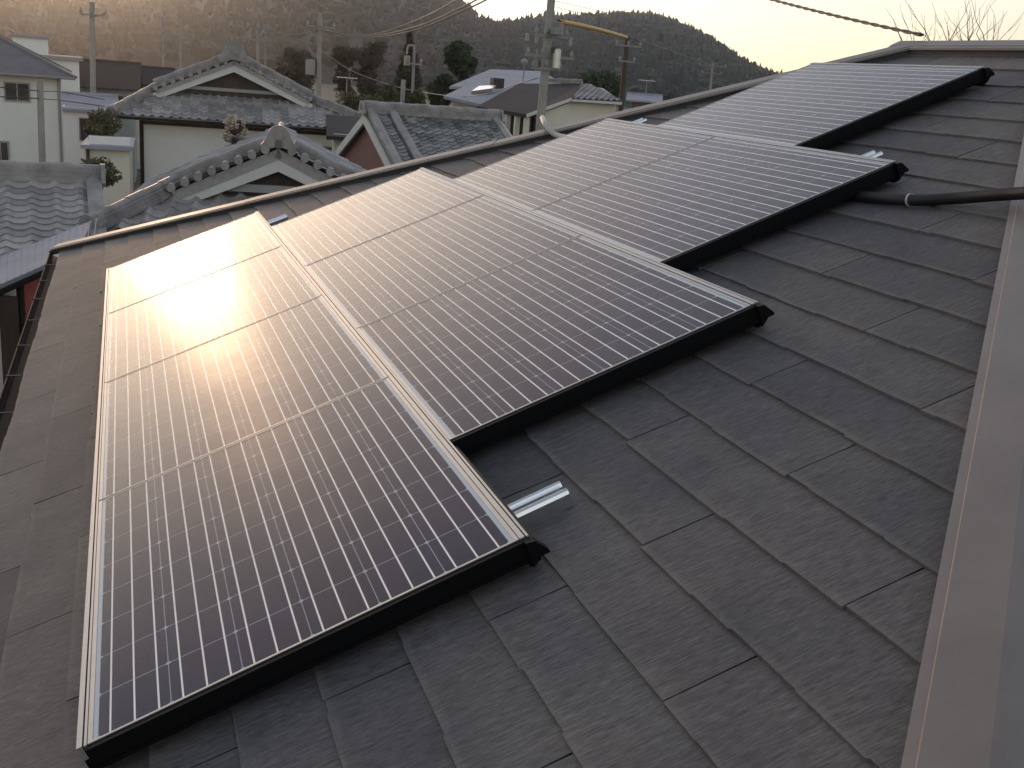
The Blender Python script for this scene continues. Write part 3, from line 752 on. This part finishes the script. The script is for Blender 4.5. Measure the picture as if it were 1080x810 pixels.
mb.build('hip_cap', MT['rooflav'], rf)
mb = MB(); mb.sweep(gp, F(-6.4 - e, -e - .07, -.05), F(e, -e - .07, -.05)); mb.build('gutter', MT['wframe'], h)
window(h, F, -1.75, -.95, 0, -.95, -.32); window(h, F, -2.2, -1.68, 0, -2.95, -2.25)
mb = MB(); mb.tube([F(-.08, -.06, -.1), F(-.08, -.06, gz0)], .045); mb.build('downpipe', MT['wframe'], h)

# ---- flat-roofed white block behind the white house
P = pt(18, 52, 62); F = Frame(P, -3); gz0 = -P.z
h = thing('flat_roofed_house', 'pale flat-roofed house with roof hut behind the white house', 'house', F(0, 0, gz0))
mb = MB(); mb.box((-2, 0, gz0), (2.9, 5, -.35), F.mat()); mb.build('wall', MT['wallwhite'], h)
mb = MB(); mb.box((-.2, .5, -.35), (1.45, 3, .62), F.mat()); mb.build('roof_hut', MT['wallwhite'], h)
mb = MB(); mb.box((-2.2, -.2, -.35), (3.1, 5.2, -.18), F.mat()); mb.build('parapet', MT['wallgrey'], h)
mb = MB(); mb.box((-.35, .35, .62), (1.6, 3.15, .74), F.mat()); mb.build('hut_roof', MT['metalpale'], h)

# ---- little buildings seen between the white house and the big tiled house
def simple_house(px, py, d, heading, wdt, dep, hroof, wallm, roofm, label, name='house', eave=.4, wins=((.3, .7),), hip=False):
    P = pt(px, py, d); F = Frame(P, heading); gz0 = -P.z
    h = thing(name, label, 'house', F(wdt / 2, dep / 2, gz0))
    mb = MB(); mb.box((0, 0, gz0), (wdt, dep, 0), F.mat())
    if not hip:
        for uu in (0, wdt - .1): mb.slab([F(uu, 0, 0), F(uu, dep / 2, hroof - .1), F(uu, dep, 0)], F.U * .1)
    mb.build('wall', wallm, h)
    mb = MB(); ix = dep / 2 if hip else 0
    A, B, C_, D_ = F(-eave, -eave, -.08), F(wdt + eave, -eave, -.08), F(wdt + eave, dep + eave, -.08), F(-eave, dep + eave, -.08)
    R0, R1_ = F(-eave + ix, dep / 2, hroof), F(wdt + eave - ix, dep / 2, hroof)
    mb.slab([A, B, R1_, R0], (0, 0, -.1)); mb.slab([C_, D_, R0, R1_], (0, 0, -.1))
    if hip: mb.slab([B, C_, R1_], (0, 0, -.1)); mb.slab([D_, A, R0], (0, 0, -.1))
    rf = mb.build('roof', roofm, h)
    mb = MB(); mb.sweep([(-.1, -.03), (.1, -.03), (.07, .09), (-.07, .09)], R0, R1_); mb.build('ridge', roofm, rf)
    for k, (a, b) in enumerate(wins):
        window(h, F, a * wdt, b * wdt, 0, -1.5, -.45)
    return h, F
simple_house(72, 88, 66, 2, 3.4, 5, 1.3, MT['wallgrey'], MT['timber'], 'brown grey house with low roof beside the tall left pole', wins=((.15, .4), (.6, .85)))
simple_house(99, 84, 74, 4, 4.4, 5, .95, MT['wallcream'], MT['metaldark'], 'far house with dark roof behind the big tiled gable', wins=((.2, .5),))
simple_house(66, 112, 54, -2, 2.2, 4, .5, MT['wallwhite'], MT['metalpale'], 'small pale shed beside the white house corner', 'shed', .25, wins=((.3, .8),))
P = pt(89, 152, 30); F = Frame(P, 2); gz0 = -P.z
h = thing('garage', 'low cream outbuilding with pale flat roof beside the big house', 'garage', F(.6, 1, gz0))
mb = MB(); mb.box((0, 0, gz0), (1.08, 3, -.10), F.mat()); mb.build('wall', MT['wallcream'], h)
mb = MB(); mb.box((-.08, -.2, -.10), (1.18, 3.2, .0), F.mat()); mb.build('roof', MT['metalpale'], h)
mb = MB(); mb.box((.1, .2, .0), (1.1, .26, .2), F.mat()); mb.build('roof_rail', MT['wallwhite'], h)
mb = MB(); mb.tube([F(.08, -.05, -.1), F(.08, -.05, gz0)], .04); mb.build('downpipe', MT['timber'], h)

# ---- houses to the right: pale metal roof, dark roof with cream gable
P = pt(507, 110, 45); F = Frame(P, 20); gz0 = -P.z
h = thing('metal_roofed_house', 'house with pale blue grey metal roof and a bright skylight', 'house', F(1, 3, gz0))
q = [pt(468, 101, 46), pt(512, 110, 45), pt(560, 93, 50), pt(590, 87, 53), pt(571, 76, 55), pt(516, 73, 54), pt(475, 96, 49)]
mb = MB(); mb.slab([pt(468, 101, 46), pt(512, 111, 45), pt(548, 92, 50.5), pt(492, 90, 50)], (0, 0, -.12)); rf = mb.build('roof', MT['metalpale'], h)
mb = MB(); mb.slab([pt(474, 91, 52), pt(545, 92.5, 51.5), pt(592, 87, 54), pt(572, 75, 57), pt(517, 73, 57)], (0, 0, -.12)); mb.build('upper_roof', MT['metalpale'], h)
sk = [pt(497, 100, 47.2), pt(519, 97, 47.8), pt(523, 93.5, 48.8), pt(505, 94.5, 48.6)]
mb = MB(); mb.slab([p + Vector((0, 0, .16)) for p in sk], (0, 0, -.14)); mb.build('skylight', MT['alubright'], h)
mb = MB(); a = pt(528, 93, 49.5); mb.box((a.x - .35, a.y, a.z - .2), (a.x + .15, a.y + .5, a.z + .42)); mb.build('chimney', MT['timber'], h)
mb = MB(); b0 = pt(478, 104, 46.5); b1 = pt(512, 112, 45.6); b2 = pt(556, 96, 51); b3 = pt(492, 96, 51)
mb.add([b0, b1, b2, b3] + [Vector((p.x, p.y, 0)) for p in (b0, b1, b2, b3)], [(0, 1, 5, 4), (1, 2, 6, 5), (2, 3, 7, 6), (3, 0, 4, 7), (0, 3, 2, 1)]); mb.build('wall', MT['wallcream'], h)
for f in (.15, .45, .75):
    p = b0.lerp(b1, f); t = (b1 - b0); t.z = 0; t.normalize(); nv = Vector((t.y, -t.x, 0)); nv = nv if nv.y < 0 else -nv
    mb = MB(); mb.slab([p + nv * .03 + Vector((0, 0, -.35)), p + t * .35 + nv * .03 + Vector((0, 0, -.38)), p + t * .35 + nv * .03 + Vector((0, 0, -1.1)), p + nv * .03 + Vector((0, 0, -1.1))], -nv * .02); mb.build('window', MT['glass'], h)

h = thing('cream_house', 'cream house with dark metal roof and cream gable behind the main pole', 'house', pt(590, 200, 42) * 1)
h.location.z = 0
mb = MB(); mb.slab([pt(503, 112, 43.5), pt(556, 120.5, 39.5), pt(604, 103.5, 42.0), pt(614, 88.5, 48), pt(548, 88, 50)], (0, 0, -.13)); rf = mb.build('roof', MT['metaldark'], h)
rb = MB(); kawara(rb, pt(603, 104.5, 41.9), pt(656, 107, 43.5), pt(636, 93, 47.5), pt(613, 89.5, 47.9), 51, pu=.3, pv=.3)
rb.build('tiled_roof', MT['kawarab'], h)
mb = MB(); ridge(mb, pt(574, 86.5, 48.6), pt(614, 88, 48.1), .6); mb.build('ridge', MT['kridge'], rf)
mb = MB(); mb.slab([pt(556, 120.5, 39.4), pt(603, 103.5, 41.9), pt(603, 106.5, 41.9), pt(556, 124, 39.4)], (0, .08, 0)); mb.slab([pt(603, 104.5, 41.85), pt(656, 108, 43.4), pt(656, 110.5, 43.4), pt(603, 107, 41.85)], (0, .08, 0)); mb.build('barge_board', MT['board'], h)
a, b, c_ = pt(566, 121, 40.4), pt(603, 108, 42.2), pt(650, 110, 43.8)
def drop(p): return Vector((p.x, p.y, 0))
mb = MB(); back = Vector((.8, 5.5, 0))
mb.add([a, b, c_, drop(c_), drop(a), a + back, b + back, c_ + back, drop(c_) + back, drop(a) + back], [(0, 4, 3, 2, 1), (5, 6, 7, 8, 9), (0, 5, 9, 4), (2, 3, 8, 7)]); mb.build('wall', MT['wallcream'], h)
mb = MB(); b0, b1 = pt(508, 117, 43.8), pt(560, 126, 40.2); nb = Vector((1.2, 2.2, 0)); mb.add([b0, b1, b1 + nb, b0 + nb] + [drop(p) for p in (b0, b1, b1 + nb, b0 + nb)], [(0, 1, 5, 4), (1, 2, 6, 5), (2, 3, 7, 6), (3, 0, 4, 7), (0, 3, 2, 1)]); mb.build('veranda_wall', MT['timber'], h)
for f in (.02, .14, .3, .5, .62, .8, .98):
    p = b0.lerp(b1, f) + Vector((-.25, -.35, .1)); mb = MB(); mb.box((p.x - .09, p.y - .09, 0), (p.x + .09, p.y + .09, p.z - .02)); mb.build('veranda_post', MT['wallcream'], h)
mb = MB(); p, q = b0 + Vector((-.25, -.45, -1.15)), b1 + Vector((-.25, -.45, -1.15)); mb.sweep([(-.04, -.35), (.04, -.35), (.04, .08), (-.04, .08)], p, q); mb.build('veranda_rail', MT['wallcream'], h)

simple_house(667, 104, 70, 26, 1.5, 3, .3, MT['pink'], MT['metalpale'], 'low pinkish house roof at the foot of the wooded hill', wins=((.3, .7),))

# ================================================================== POLES, WIRES
def pole(px, y0, y1, d, r0, r1, label, m='concrete', arms=(), trans=None, base_z=0, name='utility_pole', lean=None):
    top = pt(px[0], y0, d); bx, by = top.x, top.y
    if len(px) > 1: q = pt(px[1], y1, d); bx, by = q.x + (q.x - top.x) * 0, q.y
    t = thing(name, label, 'pole', (bx, by, base_z), 'utility poles in the neighbourhood')
    mb = MB(); zs = [0, .5, 1]; mb.tube([(bx + (top.x - bx) * f, by + (top.y - by) * f, top.z * f) for f in zs], [r0 + (r1 - r0) * f for f in zs], 12); mb.build('shaft', MT[m], t)
    for (dzv, length, ang, nins) in arms:
        p = Vector((top.x, top.y, top.z - dzv)); v = Vector((math.cos(ang), math.sin(ang), 0)); nv = Vector((-v.y, v.x, 0))
        mb = MB(); mb.sweep([(-.04, -.04), (.04, -.04), (.04, .04), (-.04, .04)], p - v * length / 2 - nv * (r1 + .05), p + v * length / 2 - nv * (r1 + .05)); ar = mb.build('crossarm', MT['steelgrey'], t)
        for k in range(nins):
            f = -.45 + .9 * k / max(1, nins - 1); q = p + v * length * f - nv * (r1 + .05) + Vector((0, 0, .04))
            mb = MB(); mb.tube([q, q + Vector((0, 0, .06)), q + Vector((0, 0, .07)), q + Vector((0, 0, .14)), q + Vector((0, 0, .15)), q + Vector((0, 0, .22))], [.03, .03, .075, .075, .05, .04], 8); mb.build('insulator', MT['porcelain'], ar)
    if trans:
        dzv, ang = trans; v = Vector((math.cos(ang), math.sin(ang), 0)); p = Vector((top.x, top.y, top.z - dzv)) + v * (r1 + .32)
        mb = MB(); mb.tube([p, p + Vector((0, 0, .05)), p + Vector((0, 0, .75)), p + Vector((0, 0, .82))], [.24, .27, .27, .18], 14); mb.build('transformer', MT['concrete'], t)
        mb = MB(); mb.box((p.x - .3, p.y - .05, p.z + .3), (p.x + .3, p.y + .05, p.z + .36)); mb.build('transformer_bracket', MT['steelgrey'], t)
    return t, top
mp, mtop = pole((588, 569), -75, 128, 38, .19, .125, 'tall concrete utility pole with crossarms in front of the cream house',
                arms=((.5, 1.6, .3, 3), (3.38, 1.3, .15, 4), (4.05, 1.9, .15, 4), (4.45, 1.0, -.3, 3)))
# gear on the main pole
for (px, py, sx, sz, m) in ((587, 62, .13, .34, 'galv'), (587, 33, .22, .12, 'steelgrey'), (566, 42, .06, .10, 'porcelain'), (556, 39, .06, .12, 'porcelain'), (602, 44, .05, .14, 'porcelain'), (584, 53, .10, .10, 'wire'), (591, 27, .10, .10, 'steelgrey'), (566, 63, .05, .36, 'steelgrey')):
    p = pt(px, py, 37.7); mb = MB(); mb.tube([p - Vector((0, 0, sz)), p - Vector((0, 0, sz * .9)), p + Vector((0, 0, sz * .9)), p + Vector((0, 0, sz))], [sx * .6, sx, sx, sx * .5], 10); mb.build('fitting', MT[m], mp)
pole((97, 96), 2, 98, 58, .16, .12, 'tall pole standing left of the big tiled gable', arms=((.6, 1.2, .2, 3),))
pole((42, 43), 84, 186, 33, .10, .085, 'plain pole in front of the white house wall', m='concrete')
pole((272, 273), 25, 62, 66, .10, .08, 'thin pole with crossarms just above the big tiled ridge', m='concrete', arms=((.25, 1.3, .1, 3), (.9, 1.0, .1, 2)))
pole((280, 281), 28, 58, 69, .08, .06, 'thin twin pole beside the crossarm pole above the ridge', m='steelgrey')
p337, top337 = pole((337.5, 337.5), 13, 88, 62, .16, .12, 'grey utility pole with transformer among the bare trees', arms=((.75, 1.7, .25, 3),), trans=(3.3, 3.0))
pole((437, 436), 52, 104, 52, .09, .07, 'slim pole with curved lamp arm before the evergreen tree', m='steelgrey', arms=((.65, .7, .1, 2),), name='lamp_pole')
a = pt(437, 52, 52); mb = MB(); mb.tube(smooth([a, a + Vector((-.05, 0, .15)), a + Vector((-.3, 0, .12)), a + Vector((-.35, 0, -.25))], 5), .05); mb.box((a.x - .45, a.y - .1, a.z - .75), (a.x - .2, a.y + .1, a.z - .3))
lp = [o for o in C.objects if o.name == 'lamp_pole'][0]; mb.build('lamp_arm', MT['concrete'], lp)
pole((425.5, 424), 84, 113, 47, .10, .10, 'short pale post beyond the dark tiled ridge', m='concrete', name='post')
pole((662, 656), 38, 112, 60, .17, .13, 'dim utility pole right of the main pole against the hill', arms=((.5, 1.6, .1, 3), (1.3, 1.0, .1, 2)), m='timber')
pole((752, 752), 66, 92, 120, .13, .11, 'tiny far pole with crossarm on the hill foot', m='steelgrey', arms=((.35, 3.0, -.5, 3), (1.1, 2.2, -.5, 2)))
pole((172, 171), 16, 66, 110, .12, .09, 'left of the faint thin poles against the hill', m='concrete')
pole((190, 190), 20, 63, 118, .12, .09, 'right of the faint thin poles against the hill', m='concrete')
# small antennas and a globe lamp
def mast(px, y0, y1, d, label, kind):
    top = pt(px, y0, d); bot = pt(px, y1, d); bot = Vector((top.x, top.y, bot.z))
    t = thing('antenna' if kind != 'globe' else 'globe_lamp', label, 'antenna' if kind != 'globe' else 'lamp', bot)
    mb = MB(); mb.tube([bot, top], .03, 6); mb.build('mast', MT['steelgrey'], t)
    mb = MB()
    if kind == 'yagi':
        mb.tube([top + Vector((-.5, 0, 0)), top + Vector((.5, 0, 0))], .025, 5)
        for k in range(6): q = top + Vector((-.45 + .18 * k, 0, 0)); mb.tube([q - Vector((0, .3, 0)), q + Vector((0, .3, 0))], .015, 4)
        mb.build('elements', MT['galv'], t)
    else:
        q = [top + Vector((0, 0, -.02)), top + Vector((0, 0, .03)), top + Vector((0, 0, .12)), top + Vector((0, 0, .22)), top + Vector((0, 0, .27))]; mb.tube(q, [.05, .13, .17, .13, .04], 12); mb.build('globe', MT['porcelain'], t)
mast(682.5, 85, 99, 68, 'small television antenna on the pinkish low house', 'yagi')
mast(553, 68, 86, 52, 'white globe on a thin mast above the dark roof', 'globe')
mast(366, 82, 102, 56, 'thin antenna mast beside the grassy bank', 'yagi')

def wire(pts, r, m, label, name='power_line', grp='overhead wires', sag=None):
    pts = [Vector(p) for p in pts]
    if sag is not None:
        a, b = pts; pts = [a.lerp(b, k / 24) - Vector((0, 0, sag * 4 * (k / 24) * (1 - k / 24))) for k in range(25)]
    mb = MB(); mb.tube(pts, r, 6); return tag(mb.build(name, MT[m], smooth=True), label, 'wire', grp)
def wirepx(lst, r, m, label, **k): return wire(smooth([pt(*q) for q in lst], 8), r, m, label, **k)
wirepx([(318, 29, 61.8), (345, 33, 60), (370, 36.5, 58), (400, 35, 55), (440, 21, 50), (480, 1, 44), (520, -24, 41), (580, -66, 37.8)], .03, 'wiretan', 'uppermost of the three wires sagging down to the transformer pole')
wirepx([(330, 30, 61.8), (360, 36, 60), (395, 37.5, 57), (440, 28, 51), (480, 11, 46), (520, -10, 42), (582, -50, 37.8)], .035, 'wiretan', 'middle of the three wires sagging down to the transformer pole')
wirepx([(345, 32, 61.8), (370, 38, 59), (400, 39, 56), (440, 31, 51), (480, 15, 46), (520, -4, 42), (584, -42, 37.8)], .035, 'wiretan', 'lowest of the three wires sagging down to the transformer pole')
wirepx([(273, 29, 66), (290, 35, 65), (315, 36, 64), (337, 31, 62)], .025, 'steelgrey', 'wire between the twin poles and the transformer pole')
wirepx([(339, 53, 62), (370, 74, 60), (410, 89, 57), (450, 98, 52), (500, 101, 45), (568, 82, 38)], .018, 'steelgrey', 'thin low wire dropping from the transformer pole to the main pole')
wirepx([(0, 92, 32), (42, 96, 33), (66, 97, 36), (110, 105, 40)], .018, 'wire', 'upper thin wire crossing the white house wall')
wirepx([(0, 102, 32), (42, 104, 33), (66, 106, 36), (110, 112, 40)], .018, 'wire', 'lower thin wire crossing the white house wall')
sl_ = wirepx([(592, 23, 37.7), (615, 27.5, 42), (640, 33.5, 48), (661, 39.5, 59)], .09, 'yellow', 'yellow insulating sleeve on the wire right of the main pole', name='cable_sleeve')
wirepx([(588, 21, 37.7), (592, 22.6, 37.7)], .025, 'wire', 'short wire stub where the yellow sleeve meets the main pole')
wirepx([(662, 40, 60), (690, 48, 66), (752, 69, 120)], .03, 'wire', 'thin dark wire running on from the dim pole towards the tiny far pole')
wirepx([(586, 1, 37.8), (600, 4, 42), (640, 13, 50), (700, 24, 70)], .012, 'wire', 'upper faint wire leaving the main pole to the right')
wirepx([(586, 7, 37.8), (600, 11, 42), (640, 19, 50), (700, 31, 70)], .012, 'wire', 'lower faint wire leaving the main pole to the right')
# service drop to the top of our roof: twisted pair
A, B = pt(780, -10, 9.5), R2 + Vector((0, -.05, .085))
pts = [A.lerp(B, k / 80) - Vector((0, 0, .012 * 4 * (k / 80) * (1 - k / 80))) for k in range(81)]
mb = MB()
for s in (0, math.pi): mb.tube([p + Vector((0, math.cos(k * .9 + s), math.sin(k * .9 + s))) * .006 for k, p in enumerate(pts)], .006, 6)
tag(mb.build('service_cable', MT['wire'], smooth=True), 'twisted black service cable reaching the roof ridge', 'wire', 'overhead wires')

# ================================================================== TREES AND PLANTS
def leaf_cloud(mb, centre, rad, n, size, rg, shell=.55, shade=.5):
    c = Vector(centre)
    for i in range(n):
        d = Vector((rg.gauss(0, 1), rg.gauss(0, 1), rg.gauss(0, 1))).normalized(); q = rg.uniform(shell, 1) ** .6
        p = c + Vector((d.x * rad[0], d.y * rad[1], d.z * rad[2])) * q
        a = Vector((rg.gauss(0, 1), rg.gauss(0, 1), rg.gauss(0, 1))).normalized(); b = a.orthogonal().normalized(); s = size * rg.uniform(.6, 1.4)
        t = min(1, max(0, rg.gauss(shade, .25)))
        mb.add([p - a*s, p + b*s*.55, p + a*s, p - b*s*.55], [(0, 1, 2, 3)], col=[t] * 4)
def tree(px, ytop, ybase, d, width_px, m, label, kind='round', seed=1, n=1800, leaf=.16, name='tree', cat='tree', group='trees beyond the roofs'):
    rg = random.Random(seed); top = pt(px, ytop, d); h = top.z; base_vis = pt(px, ybase, d).z; wd = width_px / FPX * d / .95
    t = thing(name, label, cat, (top.x, top.y, 0), group)
    mb = MB(); tp = [(top.x + rg.uniform(-.1, .1), top.y, h * f) for f in (0, .25, .5, .75, .93)]; mb.tube(tp, [.25, .2, .15, .1, .04], 8)
    for k in range(9):
        z = base_vis + (h - base_vis) * (.1 + .08 * k); an_ = rg.uniform(0, 6.28); l = wd * .4 * rg.uniform(.6, 1)
        mb.tube([(top.x, top.y, z), (top.x + math.cos(an_) * l * .6, top.y + math.sin(an_) * l * .6, z + .2 * l), (top.x + math.cos(an_) * l, top.y + math.sin(an_) * l, z + .45 * l)], [.08, .05, .02], 5)
    mb.build('trunk', MT['bark'], t)
    mb = MB(); H = h - base_vis
    if kind == 'round':
        for k in range(26):
            an_ = rg.uniform(0, 6.28); f = rg.random(); zz = base_vis + H * (.1 + .8 * f); rr = wd / 2 * math.sin(math.pi * (.15 + .75 * f)) * rg.uniform(.3, .78); s = wd * rg.uniform(.13, .22)
            leaf_cloud(mb, (top.x + math.cos(an_) * rr, top.y + math.sin(an_) * rr, zz), (s, s, s * .85), n // 26, leaf, rg, .35, rg.uniform(.25, .75))
    else:
        for k in range(30):
            f = k / 29; zz = base_vis + H * (f * .97); rr = wd / 2 * (1 - f) ** .8
            for j in range(4 if f < .7 else 2):
                an_ = rg.uniform(0, 6.28); q = rr * rg.uniform(.35, .8); s = max(.15, rr * .45)
                leaf_cloud(mb, (top.x + math.cos(an_) * q, top.y + math.sin(an_) * q, zz), (s, s, H * .045), n // 100, leaf, rg, .2, rg.uniform(.2, .7))
    mb.build('crown', MT[m], t)
tree(486, 43, 86, 60, 34, 'evergreen', 'rounded dark evergreen tree beside the pale metal roof', seed=3, n=3600, leaf=.14)
tree(470, 78, 118, 55, 34, 'evergreen', 'low dark bush under the rounded evergreen', seed=4, n=2000, leaf=.14)
tree(433, 33, 112, 85, 34, 'cedar', 'tall brownish cedar behind the lamp pole', 'cone', seed=5, n=4200, leaf=.17)
tree(397, 42, 110, 95, 40, 'cedar', 'broad brownish tree right of the transformer pole', seed=6, n=4200, leaf=.13)
tree(368, 38, 105, 98, 36, 'cedar', 'brownish tree just right of the transformer pole', seed=7, n=3600, leaf=.13)
tree(316, 46, 105, 96, 44, 'cedar', 'brown tree left of the transformer pole', seed=8, n=4200, leaf=.13)
tree(412, 90, 114, 50, 16, 'hedge', 'small yellow green bush beside the short pale post', seed=9, n=900, leaf=.1)
tree(440, 96, 116, 46, 20, 'hedge', 'olive bush between the post and the dark bush', seed=10, n=900, leaf=.1)
tree(106, 117, 147, 34, 40, 'hedge', 'ragged garden bush above the low cream outbuilding', seed=15, n=1800, leaf=.05)
tree(103, 170, 196, 25, 44, 'hedge', 'ragged garden bush beneath the outbuilding wall', seed=16, n=1600, leaf=.05)
tree(248, 122, 152, 18.6, 27, 'shrubpale', 'pale rounded shrub top between the two tiled roofs', seed=17, n=3200, leaf=.03)
tree(635, 78, 108, 88, 60, 'evergreen', 'dark trees crowding behind the cream gable', seed=18, n=3600, leaf=.18)
# clipped hedge on the bank beyond the dark tiled ridge
p0, p1 = pt(362, 97, 54), pt(416, 103, 52)
h = thing('hedge', 'yellow green hedge between the big tiled roof and the short pale post', 'hedge', (p0.x, p0.y, 0), 'trees beyond the roofs')
mb = MB(); rg = random.Random(22)
for i in range(14):
    c_ = p0.lerp(p1, i / 13); leaf_cloud(mb, (c_.x, c_.y, c_.z - .45), (.38, .5, .5), 170, .075, rg, .4, rg.uniform(.35, .75))
mb.build('leaves', MT['hedge'], h)
mb = MB()
for i in range(8):
    c_ = p0.lerp(p1, (i + .5) / 8); mb.tube([(c_.x, c_.y, 0), (c_.x, c_.y, c_.z - .4)], .05, 6)
h['kind'] = 'thing'; mb.build('stems', MT['bark'], h)
# bare tree beyond our ridge, top right
def bare_tree(base, h, label, seed, spread=.5):
    rg = random.Random(seed); t = thing('bare_tree', label, 'tree', base, 'trees beyond the roofs')
    mb = MB()
    def grow(p, d, l, r, lev):
        q = p + d * l * .5 + Vector((rg.gauss(0, .04), rg.gauss(0, .04), 0)) * l; e = q + (d + Vector((rg.gauss(0, .15), rg.gauss(0, .15), .08))).normalized() * l * .5
        mb.tube([p, q, e], [r, r * .8, r * .6], 6 if lev < 2 else 4, cap=lev == 0)
        if lev >= 6: return
        for k in range(3 if lev in (1, 2, 3) else 2):
            nd = (d + Vector((rg.gauss(0, spread), rg.gauss(0, spread), rg.uniform(-.05, .35)))).normalized()
            grow(e if k else q, nd, l * rg.uniform(.62, .82), r * .58, lev + 1)
    grow(Vector(base), Vector((0, 0, 1)), h * .3, h * .012, 0)
    mb.build('branches', MT['barkred'], t)
p = pt(1098, 60, 34); bare_tree((p.x, p.y, 0), p.z + 3.8, 'bare reddish twigged tree beyond the roof ridge', 4, .36)

# ================================================================== HAZE

mb = MB(); mb.box((-2300, -400, -3.2), (2300, 1990, 200))
m = bpy.data.materials.new('haze'); m.use_nodes = True; t_ = m.node_tree; t_.nodes.remove(t_.nodes['Principled BSDF'])
pv = t_.nodes.new('ShaderNodeVolumePrincipled'); pv.inputs['Density'].default_value = .00023; pv.inputs['Anisotropy'].default_value = .86
pv.inputs['Color'].default_value = (.80, .86, .95, 1)
t_.links.new(pv.outputs[0], t_.nodes['Material Output'].inputs['Volume'])
hz = tag(mb.build('haze', m), 'thin evening haze over the whole valley', 'haze', kind='stuff')
